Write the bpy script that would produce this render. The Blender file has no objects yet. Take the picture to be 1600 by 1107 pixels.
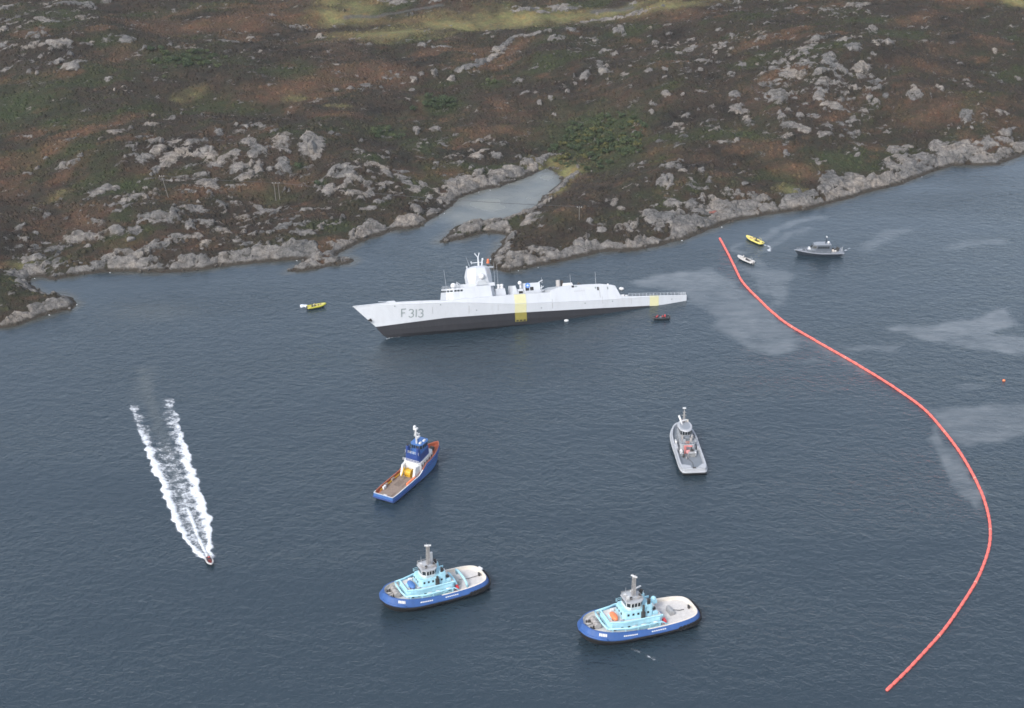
import bpy, bmesh, math, random
import numpy as np
from mathutils import Vector, Matrix

SC = bpy.context.scene
COL = SC.collection
R = math.radians

# ------------------------------------------------------------------ camera, sky, sun, exposure
CAM_H, CAM_DEP, FOC = 270.0, R(26.3), 2560.0          # metres above the sea, depression, focal length in photo pixels
cam_data = bpy.data.cameras.new('camera')
cam_data.sensor_width = 36.0
cam_data.lens = 36.0 * FOC / 1600.0
cam_data.clip_start, cam_data.clip_end = 1.0, 40000.0
cam = bpy.data.objects.new('camera', cam_data)
cam.location = (0, 0, CAM_H)
cam.rotation_euler = (math.pi / 2 - CAM_DEP, 0, 0)
COL.objects.link(cam)
SC.camera = cam

SUN_EL, SUN_AZ = R(42), R(216)                          # from the left and behind the camera, under thin overcast
world = bpy.data.worlds.new('World')
SC.world = world
world.use_nodes = True
wn, wl = world.node_tree.nodes, world.node_tree.links
bg = wn.get('Background') or wn.new('ShaderNodeBackground')
wout = wn.get('World Output') or wn.new('ShaderNodeOutputWorld')
sky = wn.new('ShaderNodeTexSky')
sky.sky_type = 'NISHITA'
sky.sun_disc = False
sky.sun_elevation, sky.sun_rotation = SUN_EL, SUN_AZ
sky.air_density, sky.dust_density, sky.ozone_density = 1.0, 2.0, 1.0
hsv = wn.new('ShaderNodeHueSaturation')
hsv.inputs['Saturation'].default_value = 0.58
wl.new(sky.outputs[0], hsv.inputs['Color'])
wl.new(hsv.outputs[0], bg.inputs['Color'])
bg.inputs['Strength'].default_value = 0.15
wl.new(bg.outputs[0], wout.inputs['Surface'])

sun_data = bpy.data.lights.new('sun', 'SUN')
sun_data.energy, sun_data.angle, sun_data.color = 1.35, R(12), (1.0, 0.97, 0.93)
sun = bpy.data.objects.new('sun', sun_data)
sd = Vector((math.sin(SUN_AZ) * math.cos(SUN_EL), math.cos(SUN_AZ) * math.cos(SUN_EL), math.sin(SUN_EL)))
sun.rotation_euler = sd.to_track_quat('Z', 'Y').to_euler()
sun.location = (-100, 0, 400)
COL.objects.link(sun)

SC.view_settings.view_transform = 'Standard'
SC.view_settings.look = 'None'
SC.view_settings.gamma = 1.0
SC.view_settings.use_curve_mapping = False
SC.view_settings.exposure = 0.95
SC.cycles.max_bounces = 6
SC.cycles.volume_bounces = 0
SC.cycles.filter_width = 1.6
SC.cycles.use_denoising = True

# ------------------------------------------------------------------ helpers
_F = np.array([0, math.cos(CAM_DEP), -math.sin(CAM_DEP)])
_U = np.array([0, math.sin(CAM_DEP), math.cos(CAM_DEP)])

def ray(px, py):
    return _F * FOC + np.array([1., 0, 0]) * (px - 800) - _U * (py - 553.5)

def at(px, py, z=0.0):
    """the place, at height z, that the photograph shows at a pixel"""
    d = ray(px, py)
    return np.array([0, 0, CAM_H]) + d * ((z - CAM_H) / d[2])

def tag(o, label=None, cat=None, group=None, kind=None):
    if label: o['label'] = label
    if cat: o['category'] = cat
    if group: o['group'] = group
    if kind: o['kind'] = kind
    return o

def empty(name, loc=(0, 0, 0), rz=0.0, label=None, cat=None, group=None):
    o = bpy.data.objects.new(name, None)
    o.empty_display_size = 0.5
    o.location = loc
    o.rotation_euler = (0, 0, rz)
    COL.objects.link(o)
    return tag(o, label, cat, group)

class MB:
    """collects shapes; build() links them as ONE mesh object"""
    def __init__(s):
        s.v, s.f, s.m = [], [], []
    def add(s, vs, fs, mi=0):
        b = len(s.v)
        s.v += [tuple(map(float, p)) for p in vs]
        s.f += [tuple(b + i for i in f) for f in fs]
        s.m += [mi] * len(fs)
        return s
    def box(s, c, d, rz=0.0, mi=0, taper=1.0, tx=None):
        tx = taper if tx is None else tx
        x, y, z = d[0] / 2, d[1] / 2, d[2] / 2
        ca, sa = math.cos(rz), math.sin(rz)
        vs = []
        for zz, kx, ky in ((-z, 1, 1), (z, tx, taper)):
            for sx, sy in ((-1, -1), (1, -1), (1, 1), (-1, 1)):
                px, py = sx * x * kx, sy * y * ky
                vs.append((c[0] + px * ca - py * sa, c[1] + px * sa + py * ca, c[2] + zz))
        return s.add(vs, [(3, 2, 1, 0), (4, 5, 6, 7), (0, 1, 5, 4), (1, 2, 6, 5), (2, 3, 7, 6), (3, 0, 4, 7)], mi)
    def tube(s, pts, r, n=8, mi=0, r2=None, caps=True):
        pts = [Vector(p) for p in pts]
        k = len(pts)
        vs, fs = [], []
        prev = None
        for i, p in enumerate(pts):
            t = (pts[min(i + 1, k - 1)] - pts[max(i - 1, 0)]).normalized()
            ref = Vector((0, 0, 1)) if abs(t.z) < 0.95 else Vector((1, 0, 0))
            a = t.cross(ref).normalized() if prev is None else (prev - t * prev.dot(t)).normalized()
            prev = a
            b = t.cross(a)
            rr = r if r2 is None else r + (r2 - r) * i / (k - 1)
            if not np.isscalar(rr): rr = rr[i]
            for j in range(n):
                an = 2 * math.pi * j / n
                vs.append(p + (a * math.cos(an) + b * math.sin(an)) * rr)
        for i in range(k - 1):
            for j in range(n):
                fs.append((i * n + j, i * n + (j + 1) % n, (i + 1) * n + (j + 1) % n, (i + 1) * n + j))
        if caps:
            fs.append(tuple(range(n - 1, -1, -1)))
            fs.append(tuple((k - 1) * n + j for j in range(n)))
        return s.add(vs, fs, mi)
    def cyl(s, c, r, h, n=14, mi=0, r2=None):
        return s.tube([(c[0], c[1], c[2]), (c[0], c[1], c[2] + h)], r, n, mi, r2)
    def ball(s, c, r, n=12, mi=0, sz=1.0, sx=1.0, sy=1.0, zmin=-1.0):
        vs, fs = [], []
        m = n // 2 + 1
        for i in range(m + 1):
            th = math.pi * i / m
            cz = max(math.cos(th), zmin)
            for j in range(n):
                ph = 2 * math.pi * j / n
                vs.append((c[0] + r * sx * math.sin(th) * math.cos(ph), c[1] + r * sy * math.sin(th) * math.sin(ph), c[2] + r * sz * cz))
        for i in range(m):
            for j in range(n):
                fs.append((i * n + j, (i + 1) * n + j, (i + 1) * n + (j + 1) % n, i * n + (j + 1) % n))
        return s.add(vs, fs, mi)
    def prism(s, poly, z0, z1, top=(1.0, 1.0), mi=0, ctr=None, shift=(0, 0)):
        """plan polygon (counter-clockwise) from z0 to z1, the top scaled about its centre"""
        n = len(poly)
        cx = sum(p[0] for p in poly) / n if ctr is None else ctr[0]
        cy = sum(p[1] for p in poly) / n if ctr is None else ctr[1]
        vs = [(p[0], p[1], z0) for p in poly] + [(cx + (p[0] - cx) * top[0] + shift[0], cy + (p[1] - cy) * top[1] + shift[1], z1) for p in poly]
        fs = [(i, (i + 1) % n, n + (i + 1) % n, n + i) for i in range(n)]
        fs += [tuple(range(n - 1, -1, -1)), tuple(range(n, 2 * n))]
        s.add(vs, fs, mi)
        s.last = [tuple(vs[k] for k in f) for f in fs[:n]]
        return s
    def rail(s, pts, h=1.0, r=0.04, step=2.0, levels=2, mi=0):
        pts = [Vector(p) for p in pts]
        for l in range(levels):
            z = h * (l + 1) / levels
            s.tube([p + Vector((0, 0, z)) for p in pts], r, 5, mi)
        for a, b in zip(pts[:-1], pts[1:]):
            n = max(1, int(round((b - a).length / step)))
            for i in range(n + 1):
                p = a.lerp(b, i / n)
                s.tube([p, p + Vector((0, 0, h))], r, 4, mi, caps=False)
        return s
    def build(s, name, mats, parent=None, smooth=False, bevel=0.0, mw=None):
        me = bpy.data.meshes.new(name)
        me.from_pydata(s.v, [], s.f)
        mats = mats if isinstance(mats, (list, tuple)) else [mats]
        for m in mats: me.materials.append(m)
        if len(mats) > 1: me.polygons.foreach_set('material_index', s.m)
        if smooth:
            me.polygons.foreach_set('use_smooth', [True] * len(me.polygons))
        me.update()
        o = bpy.data.objects.new(name, me)
        COL.objects.link(o)
        if parent: o.parent = parent
        if bevel:
            b = o.modifiers.new('edge', 'BEVEL')
            b.width, b.segments, b.limit_method, b.angle_limit = bevel, 2, 'ANGLE', R(35)
        return o

def quad_on(face, s0, s1, t0, t1, off=0.03):
    """a thin pane on a quad face (a,b,c,d = low-left, low-right, up-right, up-left), standing proud by off"""
    a, b, c, d = [Vector(p) for p in face]
    n = (b - a).cross(d - a).normalized()
    P = lambda s, t: (a.lerp(b, s)).lerp(d.lerp(c, s), t)
    o = [P(s0, t0), P(s1, t0), P(s1, t1), P(s0, t1)]
    vs = [p - n * 0.03 for p in o] + [p + n * off for p in o]
    return vs, [(4, 5, 6, 7), (0, 1, 5, 4), (1, 2, 6, 5), (2, 3, 7, 6), (3, 0, 4, 7)]

def panes(face, n, t0, t1, mat, parent, gap=0.14, name='window', s0=0.0, s1=1.0):
    for i in range(n):
        a = s0 + (s1 - s0) * (i + gap / 2 * 1.4) / n
        b = s0 + (s1 - s0) * (i + 1 - gap / 2 * 1.4) / n
        m = MB(); m.add(*quad_on(face, a, b, t0, t1))
        m.build(name, mat, parent)

# ------------------------------------------------------------------ materials
def mat(name, col, rough=0.5, metal=0.0, var=0.12, vscale=0.6, dirt=0.0, dirtcol=(0.12, 0.10, 0.08), streak=False, coat=0.0):
    m = bpy.data.materials.new(name)
    m.use_nodes = True
    nt = m.node_tree
    N, L = nt.nodes, nt.links
    p = N['Principled BSDF']
    p.inputs['Roughness'].default_value = rough
    p.inputs['Metallic'].default_value = metal
    if coat: p.inputs['Coat Weight'].default_value = coat
    tc = N.new('ShaderNodeTexCoord')
    mp = N.new('ShaderNodeMapping')
    L.new(tc.outputs['Object'], mp.inputs['Vector'])
    if streak: mp.inputs['Scale'].default_value = (1.0, 1.0, 0.16)
    no = N.new('ShaderNodeTexNoise')
    no.inputs['Scale'].default_value = vscale
    no.inputs['Detail'].default_value = 6
    no.inputs['Roughness'].default_value = 0.65
    L.new(mp.outputs[0], no.inputs['Vector'])
    mr = N.new('ShaderNodeMapRange')
    mr.inputs['From Min'].default_value, mr.inputs['From Max'].default_value = 0.25, 0.75
    mr.inputs['To Min'].default_value, mr.inputs['To Max'].default_value = 1 - var, 1 + var
    L.new(no.outputs['Fac'], mr.inputs['Value'])
    mx = N.new('ShaderNodeMix'); mx.data_type = 'RGBA'; mx.blend_type = 'MULTIPLY'
    mx.inputs['Factor'].default_value = 1.0
    mx.inputs['A'].default_value = (*col, 1)
    L.new(mr.outputs[0], mx.inputs['B'])
    last = mx.outputs['Result']
    if dirt:
        n2 = N.new('ShaderNodeTexNoise')
        n2.inputs['Scale'].default_value = vscale * 2.3
        n2.inputs['Detail'].default_value = 8
        n2.inputs['Roughness'].default_value = 0.7
        L.new(mp.outputs[0], n2.inputs['Vector'])
        r2 = N.new('ShaderNodeMapRange')
        r2.inputs['From Min'].default_value, r2.inputs['From Max'].default_value = 0.52, 0.78
        r2.inputs['To Max'].default_value = dirt
        L.new(n2.outputs['Fac'], r2.inputs['Value'])
        m2 = N.new('ShaderNodeMix'); m2.data_type = 'RGBA'
        L.new(r2.outputs[0], m2.inputs['Factor'])
        L.new(last, m2.inputs['A'])
        m2.inputs['B'].default_value = (*dirtcol, 1)
        last = m2.outputs['Result']
    L.new(last, p.inputs['Base Color'])
    return m

M = {
    'navy_white': mat('pale_grey_ship_paint', (0.50, 0.52, 0.55), 0.5, var=0.06, vscale=0.25, dirt=0.35, dirtcol=(0.33, 0.32, 0.31), streak=True),
    'navy_deck': mat('grey_deck_paint', (0.42, 0.44, 0.46), 0.7, var=0.1, dirt=0.3),
    'antifoul': mat('dark_antifouling', (0.012, 0.0125, 0.017), 0.8, var=0.2, vscale=0.3, dirt=0.5, dirtcol=(0.036, 0.033, 0.034), streak=True),
    'pale_yellow': mat('faded_yellow_paint', (0.58, 0.555, 0.33), 0.55, var=0.06),
    'dull_yellow': mat('dull_yellow_paint', (0.21, 0.18, 0.03), 0.6, var=0.12),
    'black': mat('black_paint', (0.010, 0.010, 0.012), 0.75, var=0.2),
    'glass': mat('dark_window_glass', (0.02, 0.025, 0.03), 0.12, var=0.2),
    'num': mat('grey_hull_lettering', (0.20, 0.24, 0.24), 0.6, var=0.08),
    'emblem': mat('blue_emblem_paint', (0.10, 0.22, 0.55), 0.5),
    'white': mat('white_paint', (0.62, 0.62, 0.62), 0.45, var=0.05, dirt=0.2, dirtcol=(0.45, 0.42, 0.38)),
    'cream': mat('cream_deck_paint', (0.55, 0.53, 0.51), 0.7, var=0.16, vscale=0.9, dirt=0.6, dirtcol=(0.36, 0.33, 0.30)),
    'creamcap': mat('cream_bulwark_paint', (0.68, 0.62, 0.54), 0.55, var=0.06, dirt=0.2, dirtcol=(0.4, 0.34, 0.26)),
    'tugblue': mat('royal_blue_hull_paint', (0.028, 0.090, 0.275), 0.5, var=0.2, dirt=0.45, dirtcol=(0.11, 0.13, 0.20), streak=True),
    'cyan': mat('light_blue_house_paint', (0.36, 0.62, 0.72), 0.55, var=0.12, vscale=0.9, dirt=0.45, dirtcol=(0.36, 0.44, 0.44), streak=True),
    'rubber': mat('black_fender_rubber', (0.0085, 0.0085, 0.010), 0.92, var=0.3, dirt=0.25, dirtcol=(0.022, 0.021, 0.020)),
    'steel': mat('galvanised_steel', (0.36, 0.36, 0.36), 0.5, metal=0.3, var=0.15),
    'mastgrey': mat('grey_mast_paint', (0.33, 0.315, 0.305), 0.6, var=0.1),
    'dark': mat('dark_machinery', (0.05, 0.047, 0.045), 0.6, var=0.3),
    'soot': mat('sooty_funnel_paint', (0.035, 0.03, 0.028), 0.7, var=0.3),
    'red': mat('red_gear_paint', (0.62, 0.06, 0.07), 0.5, var=0.1),
    'orange': mat('orange_rescue_paint', (0.80, 0.20, 0.08), 0.45, var=0.08),
    'orangedeck': mat('orange_red_steel_paint', (0.36, 0.10, 0.05), 0.6, var=0.2, dirt=0.4, dirtcol=(0.28, 0.14, 0.10)),
    'wood': mat('weathered_deck_wood', (0.24, 0.185, 0.15), 0.85, var=0.25, vscale=1.5, dirt=0.5, dirtcol=(0.12, 0.10, 0.09)),
    'wood2': mat('darker_deck_wood', (0.17, 0.13, 0.105), 0.85, var=0.3, vscale=1.5),
    'yellow': mat('bright_yellow_paint', (0.55, 0.33, 0.02), 0.45, var=0.1),
    'deepblue': mat('deep_blue_paint', (0.02, 0.05, 0.20), 0.4, var=0.15),
    'skyblue': mat('medium_blue_paint', (0.055, 0.145, 0.37), 0.5, var=0.12),
    'lightgrey': mat('light_grey_bulwark_paint', (0.375, 0.39, 0.415), 0.5, var=0.07, dirt=0.3, dirtcol=(0.33, 0.3, 0.3)),
    'midgrey': mat('mid_grey_deck_paint', (0.165, 0.187, 0.212), 0.65, var=0.12, dirt=0.3, dirtcol=(0.18, 0.18, 0.18)),
    'patrolgrey': mat('slate_grey_hull_paint', (0.022, 0.031, 0.045), 0.5, var=0.1),
    'patroldeck': mat('pale_slate_deck_paint', (0.235, 0.255, 0.285), 0.55, var=0.1),
    'ribyellow': mat('yellow_boat_tube', (0.62, 0.52, 0.13), 0.5, var=0.08),
    'ribolive': mat('olive_yellow_boat_tube', (0.42, 0.40, 0.05), 0.5, var=0.1),
    'ribdeck': mat('pale_yellow_boat_deck', (0.60, 0.50, 0.22), 0.6, var=0.12),
    'ribgrey': mat('light_grey_boat_tube', (0.45, 0.44, 0.43), 0.5, var=0.08),
    'ribblack': mat('black_boat_tube', (0.022, 0.024, 0.028), 0.45, var=0.2),
    'boom': mat('salmon_red_boom_fabric', (0.82, 0.15, 0.12), 0.5, var=0.1, vscale=0.8),
    'boomseam': mat('pale_boom_connector', (0.78, 0.35, 0.28), 0.5, var=0.1),
    'pole': mat('weathered_pole_wood', (0.135, 0.125, 0.11), 0.85, var=0.2, vscale=2),
    'wire': mat('power_line_metal', (0.05, 0.05, 0.055), 0.8),
    'foam': mat('white_sea_foam', (0.80, 0.82, 0.84), 0.9, var=0.10, vscale=1.2),
    'darkred': mat('dark_red_boat_interior', (0.17, 0.035, 0.035), 0.6, var=0.2),
    'shipgrey': mat('weathered_grey_house_paint', (0.31, 0.325, 0.345), 0.55, var=0.12, vscale=0.9, dirt=0.4, dirtcol=(0.2, 0.19, 0.185), streak=True),
    'patrolhouse': mat('slate_cabin_paint', (0.085, 0.10, 0.122), 0.5, var=0.1),
    'skin': mat('skin', (0.52, 0.34, 0.26), 0.6, var=0.05),
    'hair': mat('dark_hair', (0.06, 0.045, 0.035), 0.7, var=0.2),
    'suit_red': mat('red_survival_suit', (0.55, 0.05, 0.06), 0.7, var=0.15, vscale=4),
    'suit_dark': mat('dark_blue_suit', (0.03, 0.035, 0.05), 0.7, var=0.2, vscale=4),
    'suit_yellow': mat('yellow_black_suit', (0.60, 0.50, 0.08), 0.7, var=0.2, vscale=4),
    'suit_pale': mat('pale_work_jacket', (0.55, 0.53, 0.5), 0.7, var=0.15, vscale=4),
}

# ------------------------------------------------------------------ noise
_rng = np.random.default_rng(7)
_perm = _rng.permutation(512).astype(np.int64)
_ang = _rng.random(512) * 2 * np.pi
_gx, _gy = np.cos(_ang), np.sin(_ang)

def perlin(x, y, seed=0):
    xi, yi = np.floor(x).astype(np.int64), np.floor(y).astype(np.int64)
    xf, yf = x - xi, y - yi
    u, v = xf * xf * xf * (xf * (xf * 6 - 15) + 10), yf * yf * yf * (yf * (yf * 6 - 15) + 10)
    def g(ix, iy, dx, dy):
        h = _perm[(_perm[(ix + seed * 57) & 511] + iy) & 511]
        return _gx[h] * dx + _gy[h] * dy
    a, b = g(xi, yi, xf, yf), g(xi + 1, yi, xf - 1, yf)
    c, d = g(xi, yi + 1, xf, yf - 1), g(xi + 1, yi + 1, xf - 1, yf - 1)
    return (a + (b - a) * u + ((c + (d - c) * u) - (a + (b - a) * u)) * v) * 1.5

def fbm(x, y, lam, octs=4, seed=0, gain=0.5):
    s, amp, tot, f = 0.0, 1.0, 0.0, 1.0 / lam
    for o in range(octs):
        s = s + amp * perlin(x * f + 13.7 * o, y * f - 7.1 * o, seed + o)
        tot += amp; amp *= gain; f *= 2.03
    return s / tot

_cr = np.random.default_rng(23).random((6, 4096))
def slabs(x, y, cell, seed, tilt=0.35):
    """broken bedrock: every cell a tilted slab of its own; returns (height, cell random, gap to the next cell)"""
    gx, gy = x / cell, y / cell
    ix, iy = np.floor(gx).astype(np.int64), np.floor(gy).astype(np.int64)
    d1 = np.full(x.shape, 1e9); d2 = np.full(x.shape, 1e9); hh = np.zeros(x.shape); rr = np.zeros(x.shape)
    for ox in (-1, 0, 1):
        for oy in (-1, 0, 1):
            k = (_perm[(_perm[(ix + ox + seed * 31) & 511] + iy + oy) & 511] * 8 + (ix + ox) % 3 + 3 * ((iy + oy) % 2)) & 4095
            dx, dy = gx - (ix + ox + _cr[0][k]), gy - (iy + oy + _cr[1][k])
            d = dx * dx + dy * dy
            h = _cr[2][k] + ((_cr[3][k] - .5) * dx + (_cr[4][k] - .65) * dy) * tilt * 4
            m = d < d1
            d2 = np.where(m, d1, np.minimum(d2, d)); hh = np.where(m, h, hh); rr = np.where(m, _cr[5][k], rr); d1 = np.where(m, d, d1)
    return hh, rr, np.sqrt(d2) - np.sqrt(d1)

def sstep(a, b, x):
    t = np.clip((x - a) / (b - a), 0, 1)
    return t * t * (3 - 2 * t)

def poly_sdf(X, Y, P, closed=True):
    """signed distance to a polygon, positive inside"""
    P = np.asarray(P, float)
    d2 = np.full(X.shape, 1e18)
    ins = np.zeros(X.shape, bool)
    n = len(P)
    for i in range(n):
        ax, ay = P[i]; bx, by = P[(i + 1) % n]
        ex, ey = bx - ax, by - ay
        L = ex * ex + ey * ey
        if L < 1e-12: continue
        t = np.clip(((X - ax) * ex + (Y - ay) * ey) / L, 0, 1)
        d2 = np.minimum(d2, (X - ax - t * ex) ** 2 + (Y - ay - t * ey) ** 2)
        if ay != by:
            c = ((ay > Y) != (by > Y)) & (X < ex * (Y - ay) / (by - ay) + ax)
            ins ^= c
    d = np.sqrt(d2)
    return np.where(ins, d, -d)

def line_dist(X, Y, P):
    d2 = np.full(X.shape, 1e18)
    for (ax, ay), (bx, by) in zip(P[:-1], P[1:]):
        ex, ey = bx - ax, by - ay
        L = ex * ex + ey * ey + 1e-9
        t = np.clip(((X - ax) * ex + (Y - ay) * ey) / L, 0, 1)
        d2 = np.minimum(d2, (X - ax - t * ex) ** 2 + (Y - ay - t * ey) ** 2)
    return np.sqrt(d2)

# ------------------------------------------------------------------ the land
SHORE_PX = [(-70, 528), (-30, 520), (0, 513), (25, 509), (45, 503), (80, 492), (112, 483), (121, 474), (112, 465), (95, 461), (75, 459), (60, 454), (46, 444), (50, 434), (64, 433),
            (80, 439), (112, 433), (135, 428), (160, 426), (200, 424), (250, 427), (300, 424), (350, 417), (400, 411), (440, 408), (478, 406),
            (455, 421), (452, 426), (478, 423), (515, 416), (548, 412), (556, 408), (552, 404), (525, 402), (545, 388), (560, 380), (590, 369), (620, 360), (655, 356), (668, 346), (690, 334), (710, 319),
            (725, 307), (745, 300), (775, 294), (800, 286), (825, 277), (838, 271), (851, 264), (855, 261), (859, 266), (873, 273), (879, 280), (868, 292), (850, 306), (842, 318),
            (826, 329), (808, 337), (787, 341), (760, 344), (739, 346), (716, 352), (702, 363), (684, 378), (690, 380), (718, 375), (740, 370), (759, 365), (782, 366), (791, 369),
            (784, 376), (776, 390), (764, 407), (770, 420), (792, 426), (816, 421), (874, 410), (900, 404), (935, 395), (980, 393), (1015, 389), (1045, 381), (1075, 372),
            (1122, 355), (1145, 347), (1175, 340), (1225, 332), (1262, 328), (1310, 315), (1360, 300), (1412, 287), (1450, 272), (1487, 260), (1562, 258), (1600, 242), (1660, 228)]
_sw = [tuple(at(x, y)[:2]) for x, y in SHORE_PX]
SHORE = [(-2500, 520), (-420, 560)] + _sw + [(330, 850), (420, 960), (700, 1150), (2500, 1500), (2500, 6000), (-2500, 6000)]

def axis(dense0, dense1, step, lo, hi, grow=1.18):
    c = list(np.arange(dense0, dense1 + 1e-6, step))
    s, x, left = step, dense0, []
    while x > lo:
        s *= grow; x -= s; left.append(x)
    s, x, right = step, c[-1], []
    while x < hi:
        s *= grow; x += s; right.append(x)
    return np.array(left[::-1] + c + right)

TX = axis(-345, 345, 1.0, -1500, 1500)
TY = axis(540, 1090, 1.0, 400, 2400)
GX, GY = np.meshgrid(TX, TY)
SDF = np.empty_like(GX)
_cx, _cy = TX[::2], TY[::2]
_a, _b = np.meshgrid(_cx, _cy)
_s = poly_sdf(_a, _b, SHORE)
_t = np.array([np.interp(TX, _cx, r) for r in _s])
SDF = np.array([np.interp(TY, _cy, _t[:, j]) for j in range(_t.shape[1])]).T
del _a, _b, _s, _t
SDF = SDF + fbm(GX, GY, 9, 3, 40) * 1.6 + fbm(GX, GY, 3.1, 2, 44) * 0.6

def px_frame(px, py, rx, ry, ang=0.0, slope=5.0, zg=12.0):
    """centre and the two axes, in metres on the ground, of an elliptical patch seen in the photograph"""
    c = ground_at(px, py)
    v = c - np.array([0, 0, CAM_H])
    dep = math.atan2(-v[2], math.hypot(v[0], v[1]))
    s = FOC / (v @ _F)
    k = math.sin(dep + R(slope))
    ca, sa = math.cos(R(ang)), math.sin(R(ang))
    a = np.array([rx * ca / s, -rx * sa / (s * k)])
    b = np.array([-ry * sa / s, -ry * ca / (s * k)])
    return c, a, b

def ell_r2(c, a, b):
    """squared normalised radius over the grid, windowed for speed: (slices, r2)"""
    ex, ey = math.hypot(a[0], b[0]) * 1.8, math.hypot(a[1], b[1]) * 1.8
    i0, i1 = np.searchsorted(TY, c[1] - ey), np.searchsorted(TY, c[1] + ey) + 1
    j0, j1 = np.searchsorted(TX, c[0] - ex), np.searchsorted(TX, c[0] + ex) + 1
    sl = (slice(max(i0 - 1, 0), i1), slice(max(j0 - 1, 0), j1))
    X, Y = GX[sl] - c[0], GY[sl] - c[1]
    det = a[0] * b[1] - a[1] * b[0]
    p = (X * b[1] - Y * b[0]) / det
    q = (-X * a[1] + Y * a[0]) / det
    return sl, p * p + q * q

Dn = np.maximum(SDF, 0)
HGT = 19 * (1 - np.exp(-Dn / 170)) + 2.1 * sstep(0, 9, SDF) + fbm(GX, GY, 150, 3, 3) * 6 * sstep(5, 90, SDF) + fbm(GX, GY, 55, 4, 9) * 5.0 * sstep(2, 30, SDF)
HGT = HGT + (0.35 - np.abs(fbm(GX * .8 + GY * .3, GY, 75, 3, 15))) * 7 * sstep(10, 60, SDF)
HGT = HGT + np.maximum(GY - 1100, 0) * 0.05

def ground_at(px, py):
    d = ray(px, py)
    d = d / d[1]
    ys = np.arange(430.0, 1600.0, 1.0)
    xs, zs = d[0] * ys, CAM_H + d[2] * ys
    hh = sample(HGT, xs, ys)
    k = np.argmax(np.maximum(hh, 0) >= zs)
    return np.array([xs[k], ys[k], max(hh[k], 0.0)])

def sample(A, x, y):
    i = np.clip(np.searchsorted(TY, y) - 1, 0, len(TY) - 2)
    j = np.clip(np.searchsorted(TX, x) - 1, 0, len(TX) - 2)
    v = (y - TY[i]) / (TY[i + 1] - TY[i]); u = (x - TX[j]) / (TX[j + 1] - TX[j])
    return (A[i, j] * (1 - u) + A[i, j + 1] * u) * (1 - v) + (A[i + 1, j] * (1 - u) + A[i + 1, j + 1] * u) * v

for (px, py, rx, ry, amp) in [(420, 235, 210, 60, 8.0), (560, 285, 75, 28, 5.0), (60, 60, 170, 60, 8.0), (300, 120, 170, 22, 4.0), (1330, 130, 300, 90, 15.0), (1090, 300, 130, 45, 6.0),
                              (935, 235, 80, 60, -5.0), (620, 125, 160, 25, -3.0), (780, 40, 280, 20, -3.0), (860, 140, 120, 40, 3.0), (480, 35, 120, 16, -3.0), (880, 350, 80, 30, 5.0),
                              (180, 345, 150, 40, 3.0), (1050, 120, 90, 60, 4.0), (20, 450, 60, 25, 2.5)]:
    sl, r2 = ell_r2(*px_frame(px, py, rx, ry))
    HGT[sl] += amp * np.exp(-r2 * 1.6) * sstep(2, 25, SDF[sl])
# headlands and the low skerries stay close to the water
SKERRY = sstep(20, 6, np.minimum(line_dist(GX, GY, [tuple(at(455, 424)[:2]), tuple(at(553, 408)[:2])]), line_dist(GX, GY, [tuple(at(690, 378)[:2]), tuple(at(716, 362)[:2]), tuple(at(775, 354)[:2])])))
HGT = HGT * (1 - 0.55 * SKERRY)

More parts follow.
